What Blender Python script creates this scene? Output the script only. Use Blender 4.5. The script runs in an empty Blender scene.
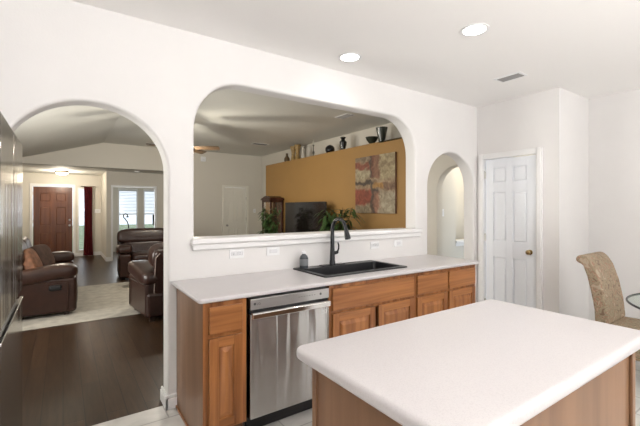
import bpy, bmesh, math, random
from mathutils import Matrix, Vector
random.seed(7)
SC = bpy.context.scene
COL = SC.collection
PI = math.pi
R = math.radians

# ------------------------------------------------------------------ camera
cam_d = bpy.data.cameras.new('camera')
cam_d.sensor_width = 36.0
cam_d.lens = 36.0 * 372.9 / 640.0
cam_d.shift_y = -4.73 / 640.0
cam_d.clip_start = 0.02
cam_d.clip_end = 200
cam = bpy.data.objects.new('camera', cam_d)
COL.objects.link(cam)
cam.location = (0, 0, 1.437)
cam.rotation_euler = (R(90), 0, R(-34.573))
SC.camera = cam

# ------------------------------------------------------------------ world, exposure
SC.view_settings.view_transform = 'Standard'
SC.view_settings.look = 'None'
SC.view_settings.gamma = 1.0
SC.view_settings.use_curve_mapping = False
SC.view_settings.exposure = 0.03
w = bpy.data.worlds.new('World')
SC.world = w
w.use_nodes = True
wn = w.node_tree.nodes
bg = wn['Background']
bg.inputs[0].default_value = (0.80, 0.90, 1.0, 1)
bg.inputs[1].default_value = 1.6


def area(name, loc, rot, sx, sy, power, col=(1, 1, 1), spread=180):
    d = bpy.data.lights.new(name, 'AREA')
    d.shape = 'RECTANGLE'
    d.size = sx
    d.size_y = sy
    d.energy = power
    d.color = col
    d.spread = R(spread)
    o = bpy.data.objects.new(name, d)
    COL.objects.link(o)
    o.location = loc
    o.rotation_euler = rot
    return o


# area lamps added as daylight behind the camera, in living room and study
area('kitchen_ceiling_fill', (1.3, -2.45, 1.5), (R(156), 0, 0), 2.9, 1.5, 225, (1.0, 0.98, 0.965), 150)  # unseen lamp added behind the camera, tilted up to brighten the ceiling
area('daylight_tall_window', (3.48, -2.52, 1.4), (R(125), 0, 0), 0.42, 1.8, 7, (0.99, 0.99, 1.0))
area('daylight_corner_window', (4.36, -2.52, 1.4), (R(125), 0, 0), 0.42, 1.8, 7, (0.99, 0.99, 1.0))
area('daylight_living_window', (-1.68, 5.3, 1.25), (R(128), 0, R(-90)), 2.2, 1.6, 120, (1.0, 0.97, 0.90))
area('daylight_study_window', (2.1, 13.9, 1.35), (R(90), 0, R(180)), 1.3, 1.4, 22, (0.93, 0.97, 1.0))

# ------------------------------------------------------------------ materials


def newmat(name):
    m = bpy.data.materials.new(name)
    m.use_nodes = True
    nt = m.node_tree
    return m, nt, nt.nodes['Principled BSDF']


def plain(name, col, rough=0.5, metal=0.0, spec=0.5, noise=0.0, nscale=40, bump=0.0, bscale=200, coat=0.0, emit=0.0):
    m, nt, b = newmat(name)
    b.inputs['Base Color'].default_value = (*col, 1)
    b.inputs['Roughness'].default_value = rough
    b.inputs['Metallic'].default_value = metal
    b.inputs['Specular IOR Level'].default_value = spec
    b.inputs['Coat Weight'].default_value = coat
    b.inputs['Coat Roughness'].default_value = 0.1
    if emit:
        b.inputs['Emission Color'].default_value = (*col, 1)
        b.inputs['Emission Strength'].default_value = emit
    tc = nt.nodes.new('ShaderNodeTexCoord')
    if noise:
        n = nt.nodes.new('ShaderNodeTexNoise')
        n.inputs['Scale'].default_value = nscale
        n.inputs['Detail'].default_value = 4
        nt.links.new(tc.outputs['Object'], n.inputs['Vector'])
        r = nt.nodes.new('ShaderNodeValToRGB')
        r.color_ramp.elements[0].position = 0.3
        r.color_ramp.elements[1].position = 0.7
        r.color_ramp.elements[0].color = (*[max(0, c * (1 - noise)) for c in col], 1)
        r.color_ramp.elements[1].color = (*[min(1, c * (1 + noise)) for c in col], 1)
        nt.links.new(n.outputs['Fac'], r.inputs[0])
        nt.links.new(r.outputs[0], b.inputs['Base Color'])
    if bump:
        n2 = nt.nodes.new('ShaderNodeTexNoise')
        n2.inputs['Scale'].default_value = bscale
        n2.inputs['Detail'].default_value = 3
        nt.links.new(tc.outputs['Object'], n2.inputs['Vector'])
        bp = nt.nodes.new('ShaderNodeBump')
        bp.inputs['Strength'].default_value = bump
        bp.inputs['Distance'].default_value = 0.004
        nt.links.new(n2.outputs['Fac'], bp.inputs['Height'])
        nt.links.new(bp.outputs[0], b.inputs['Normal'])
    return m


def wood(name, c1, c2, axis=2, rough=0.35, scale=1.0):
    """grain stretched along the given axis"""
    m, nt, b = newmat(name)
    tc = nt.nodes.new('ShaderNodeTexCoord')
    mp = nt.nodes.new('ShaderNodeMapping')
    s = [26 * scale] * 3
    s[axis] = 1.3 * scale
    mp.inputs['Scale'].default_value = s
    nt.links.new(tc.outputs['Object'], mp.inputs['Vector'])
    n = nt.nodes.new('ShaderNodeTexNoise')
    n.inputs['Scale'].default_value = 1.0
    n.inputs['Detail'].default_value = 6
    n.inputs['Distortion'].default_value = 0.6
    nt.links.new(mp.outputs[0], n.inputs['Vector'])
    n2 = nt.nodes.new('ShaderNodeTexNoise')
    n2.inputs['Scale'].default_value = 0.22
    n2.inputs['Detail'].default_value = 2
    nt.links.new(mp.outputs[0], n2.inputs['Vector'])
    ad = nt.nodes.new('ShaderNodeMath')
    ad.operation = 'ADD'
    nt.links.new(n.outputs['Fac'], ad.inputs[0])
    nt.links.new(n2.outputs['Fac'], ad.inputs[1])
    hv = nt.nodes.new('ShaderNodeMath')
    hv.operation = 'MULTIPLY'
    hv.inputs[1].default_value = 0.5
    nt.links.new(ad.outputs[0], hv.inputs[0])
    r = nt.nodes.new('ShaderNodeValToRGB')
    r.color_ramp.elements[0].position = 0.38
    r.color_ramp.elements[1].position = 0.60
    r.color_ramp.elements[0].color = (*c1, 1)
    r.color_ramp.elements[1].color = (*c2, 1)
    nt.links.new(hv.outputs[0], r.inputs[0])
    nt.links.new(r.outputs[0], b.inputs['Base Color'])
    b.inputs['Roughness'].default_value = rough
    return m


def speckle(name, col, dark, rough=0.3):
    m, nt, b = newmat(name)
    tc = nt.nodes.new('ShaderNodeTexCoord')
    n = nt.nodes.new('ShaderNodeTexNoise')
    n.inputs['Scale'].default_value = 260
    n.inputs['Detail'].default_value = 2
    nt.links.new(tc.outputs['Object'], n.inputs['Vector'])
    r = nt.nodes.new('ShaderNodeValToRGB')
    r.color_ramp.elements[0].position = 0.33
    r.color_ramp.elements[1].position = 0.52
    r.color_ramp.elements[0].color = (*dark, 1)
    r.color_ramp.elements[1].color = (*col, 1)
    nt.links.new(n.outputs['Fac'], r.inputs[0])
    nt.links.new(r.outputs[0], b.inputs['Base Color'])
    b.inputs['Roughness'].default_value = rough
    return m


def brickmat(name, c1, c2, mortar, bw, bh, msize, rough, swap=False, veins=0.0, offset=0.5, bump=0.0, spec=0.5):
    m, nt, b = newmat(name)
    tc = nt.nodes.new('ShaderNodeTexCoord')
    mp = nt.nodes.new('ShaderNodeMapping')
    if swap:
        mp.inputs['Rotation'].default_value = (0, 0, R(90))
    nt.links.new(tc.outputs['Object'], mp.inputs['Vector'])
    br = nt.nodes.new('ShaderNodeTexBrick')
    br.offset = offset
    br.inputs['Color1'].default_value = (*c1, 1)
    br.inputs['Color2'].default_value = (*c2, 1)
    br.inputs['Mortar'].default_value = (*mortar, 1)
    br.inputs['Scale'].default_value = 1
    br.inputs['Brick Width'].default_value = bw
    br.inputs['Row Height'].default_value = bh
    br.inputs['Mortar Size'].default_value = msize
    br.inputs['Mortar Smooth'].default_value = 0.3
    nt.links.new(mp.outputs[0], br.inputs['Vector'])
    n = nt.nodes.new('ShaderNodeTexNoise')
    mp2 = nt.nodes.new('ShaderNodeMapping')
    mp2.inputs['Scale'].default_value = (3, 30, 3) if not veins else (3, 3, 3)
    nt.links.new(mp.outputs[0], mp2.inputs['Vector'])
    nt.links.new(mp2.outputs[0], n.inputs['Vector'])
    n.inputs['Scale'].default_value = 1.2
    n.inputs['Detail'].default_value = 6
    n.inputs['Distortion'].default_value = 1.5 if veins else 0.4
    r = nt.nodes.new('ShaderNodeValToRGB')
    r.color_ramp.elements[0].position = 0.3
    r.color_ramp.elements[1].position = 0.7
    lo = 1 - (veins or 0.45)
    r.color_ramp.elements[0].color = (lo, lo, lo, 1)
    r.color_ramp.elements[1].color = (1, 1, 1, 1)
    nt.links.new(n.outputs['Fac'], r.inputs[0])
    mx = nt.nodes.new('ShaderNodeMix')
    mx.data_type = 'RGBA'
    mx.blend_type = 'MULTIPLY'
    mx.inputs[0].default_value = 1
    nt.links.new(br.outputs['Color'], mx.inputs[6])
    nt.links.new(r.outputs[0], mx.inputs[7])
    nt.links.new(mx.outputs[2], b.inputs['Base Color'])
    b.inputs['Roughness'].default_value = rough
    b.inputs['Specular IOR Level'].default_value = spec
    bp = nt.nodes.new('ShaderNodeBump')
    bp.inputs['Strength'].default_value = bump
    bp.inputs['Distance'].default_value = 0.003
    iv = nt.nodes.new('ShaderNodeMath')
    iv.operation = 'SUBTRACT'
    iv.inputs[0].default_value = 1
    nt.links.new(br.outputs['Fac'], iv.inputs[1])
    nt.links.new(iv.outputs[0], bp.inputs['Height'])
    nt.links.new(bp.outputs[0], b.inputs['Normal'])
    return m


def steel(name, col, rough, aniso=0.8, streak=(3, 3, 3), wave=0.0):
    m, nt, b = newmat(name)
    b.inputs['Metallic'].default_value = 1
    b.inputs['Base Color'].default_value = (*col, 1)
    b.inputs['Anisotropic'].default_value = aniso
    tc = nt.nodes.new('ShaderNodeTexCoord')
    mp = nt.nodes.new('ShaderNodeMapping')
    mp.inputs['Scale'].default_value = streak
    nt.links.new(tc.outputs['Object'], mp.inputs['Vector'])
    n = nt.nodes.new('ShaderNodeTexNoise')
    n.inputs['Scale'].default_value = 2
    n.inputs['Detail'].default_value = 3
    nt.links.new(mp.outputs[0], n.inputs['Vector'])
    mr = nt.nodes.new('ShaderNodeMapRange')
    mr.inputs['To Min'].default_value = rough * 0.75
    mr.inputs['To Max'].default_value = rough * 1.3
    nt.links.new(n.outputs['Fac'], mr.inputs['Value'])
    nt.links.new(mr.outputs[0], b.inputs['Roughness'])
    if wave:
        # a pressed sheet is never quite flat: long upright waves in the metal
        mp2 = nt.nodes.new('ShaderNodeMapping')
        mp2.inputs['Scale'].default_value = (9, 9, 0.7)
        nt.links.new(tc.outputs['Object'], mp2.inputs['Vector'])
        n2 = nt.nodes.new('ShaderNodeTexNoise')
        n2.inputs['Scale'].default_value = 1
        n2.inputs['Detail'].default_value = 1.5
        n2.inputs['Distortion'].default_value = 0.5
        nt.links.new(mp2.outputs[0], n2.inputs['Vector'])
        bp = nt.nodes.new('ShaderNodeBump')
        bp.inputs['Strength'].default_value = 1
        bp.inputs['Distance'].default_value = wave
        nt.links.new(n2.outputs['Fac'], bp.inputs['Height'])
        nt.links.new(bp.outputs[0], b.inputs['Normal'])
    tg = nt.nodes.new('ShaderNodeCombineXYZ')
    tg.inputs[2].default_value = 1.0
    nt.links.new(tg.outputs[0], b.inputs['Tangent'])
    return m


def glassmat(name, tint=(1, 1, 1), gloss=0.08, rough=0.02):
    m = bpy.data.materials.new(name)
    m.use_nodes = True
    nt = m.node_tree
    nt.nodes.clear()
    out = nt.nodes.new('ShaderNodeOutputMaterial')
    mix = nt.nodes.new('ShaderNodeMixShader')
    tr = nt.nodes.new('ShaderNodeBsdfTransparent')
    tr.inputs[0].default_value = (*tint, 1)
    gl = nt.nodes.new('ShaderNodeBsdfGlossy')
    gl.inputs['Roughness'].default_value = rough
    mix.inputs[0].default_value = gloss
    nt.links.new(tr.outputs[0], mix.inputs[1])
    nt.links.new(gl.outputs[0], mix.inputs[2])
    nt.links.new(mix.outputs[0], out.inputs[0])
    return m


def damask(name):
    m, nt, b = newmat(name)
    tc = nt.nodes.new('ShaderNodeTexCoord')
    wv = nt.nodes.new('ShaderNodeTexNoise')
    wv.inputs['Scale'].default_value = 13
    wv.inputs['Detail'].default_value = 3
    wv.inputs['Distortion'].default_value = 2.2
    nt.links.new(tc.outputs['Object'], wv.inputs['Vector'])
    r = nt.nodes.new('ShaderNodeValToRGB')
    e = r.color_ramp.elements
    e[0].position = 0.36
    e[0].color = (0.19, 0.12, 0.075, 1)
    e[1].position = 0.47
    e[1].color = (0.37, 0.295, 0.20, 1)
    for p, c in ((0.53, (0.25, 0.215, 0.14)), (0.57, (0.32, 0.16, 0.10)), (0.64, (0.43, 0.35, 0.255))):
        q = e.new(p)
        q.color = (*c, 1)
    nt.links.new(wv.outputs['Fac'], r.inputs[0])
    nt.links.new(r.outputs[0], b.inputs['Base Color'])
    b.inputs['Roughness'].default_value = 0.75
    return m


def artmat(name, patches, base):
    """soft-edged rectangles of paint on a canvas; local y runs across, z up, both 0..1 over the canvas"""
    m, nt, b = newmat(name)
    L = nt.links
    tc = nt.nodes.new('ShaderNodeTexCoord')
    nz = nt.nodes.new('ShaderNodeTexNoise')
    nz.inputs['Scale'].default_value = 6
    nz.inputs['Detail'].default_value = 5
    L.new(tc.outputs['Generated'], nz.inputs['Vector'])
    sc = nt.nodes.new('ShaderNodeVectorMath')
    sc.operation = 'MULTIPLY_ADD'
    sc.inputs[1].default_value = (0.22, 0.22, 0.22)
    L.new(nz.outputs['Color'], sc.inputs[0])
    L.new(tc.outputs['Generated'], sc.inputs[2])
    sep = nt.nodes.new('ShaderNodeSeparateXYZ')
    L.new(sc.outputs[0], sep.inputs[0])
    prev = None

    def ramp(sock, a, bb, soft):
        c = (a + bb) / 2 + 0.11
        h = (bb - a) / 2
        s1 = nt.nodes.new('ShaderNodeMath')
        s1.operation = 'SUBTRACT'
        L.new(sock, s1.inputs[0])
        s1.inputs[1].default_value = c
        s2 = nt.nodes.new('ShaderNodeMath')
        s2.operation = 'ABSOLUTE'
        L.new(s1.outputs[0], s2.inputs[0])
        mr = nt.nodes.new('ShaderNodeMapRange')
        mr.inputs['From Min'].default_value = h - soft
        mr.inputs['From Max'].default_value = h + soft
        mr.inputs['To Min'].default_value = 1
        mr.inputs['To Max'].default_value = 0
        L.new(s2.outputs[0], mr.inputs['Value'])
        return mr.outputs[0]
    for (u0, u1, v0, v1, col, soft, alpha) in patches:
        # u runs left to right seen from the room, which is from +y to -y
        a = ramp(sep.outputs['Y'], 1 - u1, 1 - u0, soft)
        c = ramp(sep.outputs['Z'], v0, v1, soft)
        ml = nt.nodes.new('ShaderNodeMath')
        ml.operation = 'MULTIPLY'
        L.new(a, ml.inputs[0])
        L.new(c, ml.inputs[1])
        m2 = nt.nodes.new('ShaderNodeMath')
        m2.operation = 'MULTIPLY'
        m2.inputs[1].default_value = alpha
        L.new(ml.outputs[0], m2.inputs[0])
        mx = nt.nodes.new('ShaderNodeMix')
        mx.data_type = 'RGBA'
        L.new(m2.outputs[0], mx.inputs[0])
        if prev is None:
            mx.inputs[6].default_value = (*base, 1)
        else:
            L.new(prev, mx.inputs[6])
        mx.inputs[7].default_value = (*col, 1)
        prev = mx.outputs[2]
    n3 = nt.nodes.new('ShaderNodeTexNoise')
    n3.inputs['Scale'].default_value = 11
    n3.inputs['Detail'].default_value = 6
    n3.inputs['Distortion'].default_value = 1.0
    L.new(tc.outputs['Generated'], n3.inputs['Vector'])
    rp = nt.nodes.new('ShaderNodeValToRGB')
    rp.color_ramp.elements[0].position = 0.35
    rp.color_ramp.elements[1].position = 0.65
    rp.color_ramp.elements[0].color = (0.55, 0.46, 0.34, 1)
    rp.color_ramp.elements[1].color = (1.12, 1.06, 0.92, 1)
    L.new(n3.outputs['Fac'], rp.inputs[0])
    mx = nt.nodes.new('ShaderNodeMix')
    mx.data_type = 'RGBA'
    mx.blend_type = 'MULTIPLY'
    mx.inputs[0].default_value = 0.9
    L.new(prev, mx.inputs[6])
    L.new(rp.outputs[0], mx.inputs[7])
    L.new(mx.outputs[2], b.inputs['Base Color'])
    b.inputs['Roughness'].default_value = 0.55
    return m


M = {}
M['wall'] = plain('wall paint', (0.785, 0.765, 0.748), 0.6, noise=0.015, nscale=3, bump=0.12, bscale=120)
M['pantry'] = M['wall']
M['ceil'] = plain('ceiling paint', (0.94, 0.92, 0.90), 0.7, bump=0.15, bscale=90)
M['livwall'] = plain('dimmed living room wall paint', (0.68, 0.64, 0.565), 0.6, bump=0.12, bscale=120)  # warm greige, with the living room's dimmer light partly put into the colour
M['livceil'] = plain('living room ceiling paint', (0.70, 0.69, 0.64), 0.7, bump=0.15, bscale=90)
M['gold'] = plain('ochre wall paint', (0.37, 0.205, 0.062), 0.6, noise=0.03, nscale=2, bump=0.12, bscale=120)
M['trim'] = plain('white trim paint', (0.84, 0.83, 0.82), 0.35)
M['door_white'] = plain('white door paint', (0.84, 0.86, 0.90), 0.35)
M['door_back'] = plain('cream door paint', (0.80, 0.77, 0.69), 0.4)
M['tile'] = brickmat('marble floor tile', (0.74, 0.72, 0.69), (0.68, 0.66, 0.63), (0.50, 0.48, 0.46), 0.6, 0.3, 0.006, 0.25, veins=0.22, bump=0.3)
M['darkwood'] = brickmat('dark plank floor', (0.068, 0.036, 0.019), (0.046, 0.024, 0.012), (0.018, 0.010, 0.006), 1.2, 0.125, 0.0035, 0.32, swap=True, bump=0.25, spec=0.25)
M['oak'] = wood('oak upright grain', (0.165, 0.053, 0.016), (0.43, 0.178, 0.060), 2, 0.32)
M['oak_h'] = wood('oak level grain', (0.160, 0.051, 0.015), (0.43, 0.178, 0.060), 0, 0.32)
M['oak_panel'] = wood('oak end panel', (0.17, 0.085, 0.042), (0.275, 0.148, 0.078), 2, 0.35, 0.5)
M['oak_dark'] = plain('dark stained toe kick', (0.10, 0.04, 0.015), 0.5)
M['counter'] = speckle('pale solid worktop', (0.62, 0.59, 0.592), (0.565, 0.535, 0.54), 0.30)
M['steel'] = steel('brushed steel', (0.60, 0.595, 0.59), 0.24, 0.92, wave=0.022)
M['steel_panel'] = steel('steel control panel', (0.50, 0.49, 0.48), 0.32)
M['chrome'] = plain('polished steel', (0.75, 0.74, 0.73), 0.15, metal=1)
M['fridge'] = steel('dark brushed steel', (0.40, 0.39, 0.39), 0.11, 0.6, wave=0.002)
M['black'] = plain('matte black', (0.012, 0.012, 0.013), 0.4)
M['granite'] = plain('black composite stone', (0.013, 0.013, 0.015), 0.42, noise=0.5, nscale=300)
M['gunmetal'] = plain('black faucet finish', (0.030, 0.030, 0.033), 0.27, metal=0.4, spec=0.6)
M['leather'] = plain('dark brown leather', (0.034, 0.0135, 0.008), 0.32, spec=0.45, noise=0.2, nscale=10, bump=0.35, bscale=60)
M['leather2'] = plain('very dark brown leather', (0.032, 0.0145, 0.011), 0.28, spec=0.4, noise=0.2, nscale=10, bump=0.3, bscale=60)
M['stitch'] = plain('pale stitching', (0.28, 0.22, 0.19), 0.5)
M['rug'] = plain('pale rug pile', (0.40, 0.37, 0.32), 0.9, noise=0.18, nscale=9, bump=0.8, bscale=250)
M['doorwood'] = wood('reddish brown door', (0.085, 0.026, 0.010), (0.155, 0.052, 0.020), 2, 0.3, 0.8)
M['curtain'] = plain('burgundy curtain', (0.20, 0.018, 0.026), 0.75, noise=0.2, nscale=20)
M['lens'] = plain('lit lens', (1.0, 0.97, 0.92), 0.5, emit=9)
M['globe'] = plain('lit frosted glass', (1.0, 0.88, 0.68), 0.5, emit=5)
M['white'] = plain('white plastic', (0.86, 0.86, 0.86), 0.35)
M['slot'] = plain('grey socket face', (0.76, 0.76, 0.77), 0.4)
M['vent'] = plain('vent slats', (0.34, 0.33, 0.32), 0.5)
M['ventdark'] = plain('vent cavity', (0.05, 0.05, 0.05), 0.8)
M['brass'] = plain('brass', (0.50, 0.38, 0.19), 0.25, metal=1)
M['nickel'] = plain('nickel', (0.50, 0.48, 0.45), 0.3, metal=1)
M['bronze'] = plain('dark bronze', (0.12, 0.075, 0.035), 0.35, metal=0.8)
M['fanblade'] = wood('fan blade wood', (0.06, 0.036, 0.02), (0.12, 0.076, 0.042), 0, 0.4)
M['screen'] = plain('dark screen', (0.012, 0.009, 0.008), 0.12, spec=0.6)
M['mahog'] = wood('mahogany', (0.035, 0.012, 0.008), (0.085, 0.030, 0.017), 2, 0.25)
M['glass'] = glassmat('clear glass')
M['tableglass'] = glassmat('table glass', (0.93, 0.97, 0.95), 0.10)
M['glassedge'] = plain('dark glass edge', (0.008, 0.012, 0.011), 0.3)
M['leaf'] = plain('green leaf', (0.055, 0.105, 0.030), 0.38, noise=0.5, nscale=9)
M['stem'] = plain('plant stem', (0.12, 0.09, 0.04), 0.7)
M['soil'] = plain('soil', (0.03, 0.02, 0.015), 0.9)
M['pot'] = plain('brown ceramic', (0.12, 0.07, 0.045), 0.35)
M['blackceram'] = plain('black ceramic', (0.010, 0.010, 0.011), 0.18)
M['smoke'] = plain('dark green glass', (0.045, 0.050, 0.038), 0.18, spec=0.6)
M['ochre'] = plain('ochre ceramic', (0.34, 0.22, 0.08), 0.45, noise=0.5, nscale=30)
M['brownceram'] = plain('brown ceramic glaze', (0.10, 0.06, 0.025), 0.4)
M['pale'] = plain('pale ceramic', (0.58, 0.55, 0.48), 0.4)
M['pewter'] = plain('tarnished metal', (0.12, 0.11, 0.09), 0.4, metal=0.6)
M['damask'] = damask('damask upholstery')
M['darkleg'] = plain('dark wood leg', (0.03, 0.016, 0.010), 0.35)
M['rust'] = plain('rust pillow', (0.19, 0.085, 0.045), 0.8, noise=0.5, nscale=12)
M['cocoa'] = plain('cocoa pillow', (0.060, 0.030, 0.020), 0.8, noise=0.3, nscale=20)
M['beige'] = plain('beige pillow', (0.42, 0.33, 0.22), 0.85, noise=0.2, nscale=25)
M['greypillow'] = plain('grey pillow', (0.06, 0.055, 0.045), 0.85, noise=0.4, nscale=20)
M['blind'] = plain('white blind', (0.80, 0.82, 0.84), 0.5)
M['soap'] = plain('grey bottle', (0.07, 0.08, 0.09), 0.25)
M['label'] = plain('grey label', (0.20, 0.21, 0.22), 0.5)
M['logo'] = plain('printed mark', (0.10, 0.10, 0.10), 0.5)
M['sticker'] = plain('pale sticker', (0.72, 0.74, 0.74), 0.4)
M['grass'] = plain('lawn', (0.24, 0.29, 0.17), 0.9, noise=0.4, nscale=4)
M['hedge'] = plain('hedge', (0.05, 0.10, 0.03), 0.8, noise=0.6, nscale=6)
M['canvas'] = plain('canvas edge', (0.16, 0.08, 0.05), 0.7)

# ------------------------------------------------------------------ mesh helpers


class MB:
    def __init__(s):
        s.bm = bmesh.new()

    def merge(s, t, mat=None):
        if mat is not None:
            bmesh.ops.transform(t, matrix=mat, verts=t.verts)
        me = bpy.data.meshes.new('t')
        t.to_mesh(me)
        t.free()
        s.bm.from_mesh(me)
        bpy.data.meshes.remove(me)
        return s

    def box(s, x0, x1, y0, y1, z0, z1, bev=0.0, seg=2, mat=None):
        t = bmesh.new()
        bmesh.ops.create_cube(t, size=1)
        for v in t.verts:
            v.co = Vector((x0 + (v.co.x + .5) * (x1 - x0), y0 + (v.co.y + .5) * (y1 - y0), z0 + (v.co.z + .5) * (z1 - z0)))
        if bev:
            bmesh.ops.bevel(t, geom=list(t.edges), offset=bev, segments=seg, profile=0.5, affect='EDGES')
        return s.merge(t, mat)

    def prism(s, pts, axis, a, b, bev=0.0, seg=2, mat=None):
        """polygon in the plane across `axis`, pushed from a to b"""
        t = bmesh.new()

        def P(p, h):
            u, v = p
            return (h, u, v) if axis == 0 else (u, h, v) if axis == 1 else (u, v, h)
        f = t.faces.new([t.verts.new(P(p, a)) for p in pts])
        g = bmesh.ops.extrude_face_region(t, geom=[f])
        d = Vector(P((0, 0), b)) - Vector(P((0, 0), a))
        bmesh.ops.translate(t, vec=d, verts=[x for x in g['geom'] if isinstance(x, bmesh.types.BMVert)])
        bmesh.ops.recalc_face_normals(t, faces=t.faces)
        if bev:
            es = [e for e in t.edges if len(e.link_faces) == 2 and e.calc_face_angle(0) > R(30)]
            bmesh.ops.bevel(t, geom=es, offset=bev, segments=seg, profile=0.5, affect='EDGES')
        return s.merge(t, mat)

    def tube(s, pts, rad, n=8, mat=None):
        t = bmesh.new()
        pts = [Vector(p) for p in pts]
        rads = rad if isinstance(rad, (list, tuple)) else [rad] * len(pts)
        rings = []
        prev = None
        for i, p in enumerate(pts):
            d = (pts[min(i + 1, len(pts) - 1)] - pts[max(i - 1, 0)]).normalized()
            if prev is None:
                up = Vector((0, 0, 1)) if abs(d.z) < .9 else Vector((1, 0, 0))
                a = d.cross(up).normalized()
            else:
                a = (prev - d * prev.dot(d)).normalized()
            prev = a
            b = d.cross(a)
            rings.append([t.verts.new(p + rads[i] * (a * math.cos(2 * PI * k / n) + b * math.sin(2 * PI * k / n))) for k in range(n)])
        for i in range(len(rings) - 1):
            for k in range(n):
                t.faces.new([rings[i][k], rings[i][(k + 1) % n], rings[i + 1][(k + 1) % n], rings[i + 1][k]])
        t.faces.new(rings[0][::-1])
        t.faces.new(rings[-1])
        bmesh.ops.recalc_face_normals(t, faces=t.faces)
        return s.merge(t, mat)

    def lathe(s, prof, c=(0, 0, 0), n=28, mat=None):
        t = bmesh.new()
        rings = []
        for r, z in prof:
            if r < 1e-5:
                rings.append([t.verts.new((c[0], c[1], c[2] + z))])
            else:
                rings.append([t.verts.new((c[0] + r * math.cos(2 * PI * k / n), c[1] + r * math.sin(2 * PI * k / n), c[2] + z)) for k in range(n)])
        for i in range(len(rings) - 1):
            A, B = rings[i], rings[i + 1]
            for k in range(n):
                q = [A[k % len(A)], A[(k + 1) % len(A)], B[(k + 1) % len(B)], B[k % len(B)]]
                u = []
                for v in q:
                    if v not in u:
                        u.append(v)
                if len(u) > 2:
                    t.faces.new(u)
        bmesh.ops.recalc_face_normals(t, faces=t.faces)
        return s.merge(t, mat)

    def sup(s, c, r, e1=0.35, e2=0.35, n=24, mat=None, warp=None):
        """puffed cushion: a superellipsoid; e near 0 boxy, 1 round"""
        t = bmesh.new()

        def sp(v, e):
            return math.copysign(abs(v) ** e, v)
        rings = []
        m = n // 2
        for i in range(m + 1):
            la = -PI / 2 + PI * i / m
            if i in (0, m):
                rings.append([t.verts.new((c[0], c[1], c[2] + r[2] * sp(math.sin(la), e1)))])
                continue
            ring = []
            for k in range(n):
                lo = 2 * PI * (k + .5) / n
                ring.append(t.verts.new((c[0] + r[0] * sp(math.cos(la), e1) * sp(math.cos(lo), e2),
                                         c[1] + r[1] * sp(math.cos(la), e1) * sp(math.sin(lo), e2),
                                         c[2] + r[2] * sp(math.sin(la), e1))))
            rings.append(ring)
        for i in range(m):
            A, B = rings[i], rings[i + 1]
            for k in range(n):
                q = [A[k % len(A)], A[(k + 1) % len(A)], B[(k + 1) % len(B)], B[k % len(B)]]
                u = []
                for v in q:
                    if v not in u:
                        u.append(v)
                t.faces.new(u)
        if warp:
            for v in t.verts:
                v.co = Vector(warp(v.co))
        bmesh.ops.recalc_face_normals(t, faces=t.faces)
        return s.merge(t, mat)

    def build(s, name, mat, parent=None, angle=38):
        me = bpy.data.meshes.new(name)
        s.bm.to_mesh(me)
        s.bm.free()
        for p in me.polygons:
            p.use_smooth = True
        me.set_sharp_from_angle(angle=R(angle))
        me.materials.append(mat)
        o = bpy.data.objects.new(name, me)
        COL.objects.link(o)
        wm = o.modifiers.new('weighted', 'WEIGHTED_NORMAL')
        wm.keep_sharp = True
        wm.weight = 80
        if parent is not None:
            o.parent = parent
        return o


def rotz(a, c=(0, 0, 0)):
    return Matrix.Translation(c) @ Matrix.Rotation(a, 4, 'Z')


def tag(o, label, cat, group=None):
    o['label'] = label
    o['category'] = cat
    if group:
        o['group'] = group
    return o


def thing(name, label, cat, loc=(0, 0, 0), rz=0.0, group=None):
    o = bpy.data.objects.new(name, None)
    o.empty_display_size = 0.1
    COL.objects.link(o)
    o.location = loc
    o.rotation_euler = (0, 0, rz)
    return tag(o, label, cat, group)


def struct(o, label=None, cat=None):
    o['kind'] = 'structure'
    if label:
        o['label'] = label
        o['category'] = cat
    return o


def sempty(name, loc=(0, 0, 0), rz=0.0, label=None, cat=None):
    o = bpy.data.objects.new(name, None)
    o.empty_display_size = 0.1
    COL.objects.link(o)
    o.location = loc
    o.rotation_euler = (0, 0, rz)
    return struct(o, label, cat)


def kids(o):
    return [c for c in bpy.data.objects if c.parent == o]


def dup(o, loc, rz=None, label=None, parent=None):
    c = o.copy()
    COL.objects.link(c)
    if parent is not None:
        c.parent = parent
    else:
        c.location = loc
        if rz is not None:
            c.rotation_euler = (0, 0, rz)
    if label:
        c['label'] = label
    for k in kids(o):
        dup(k, None, parent=c)
    return c


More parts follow.
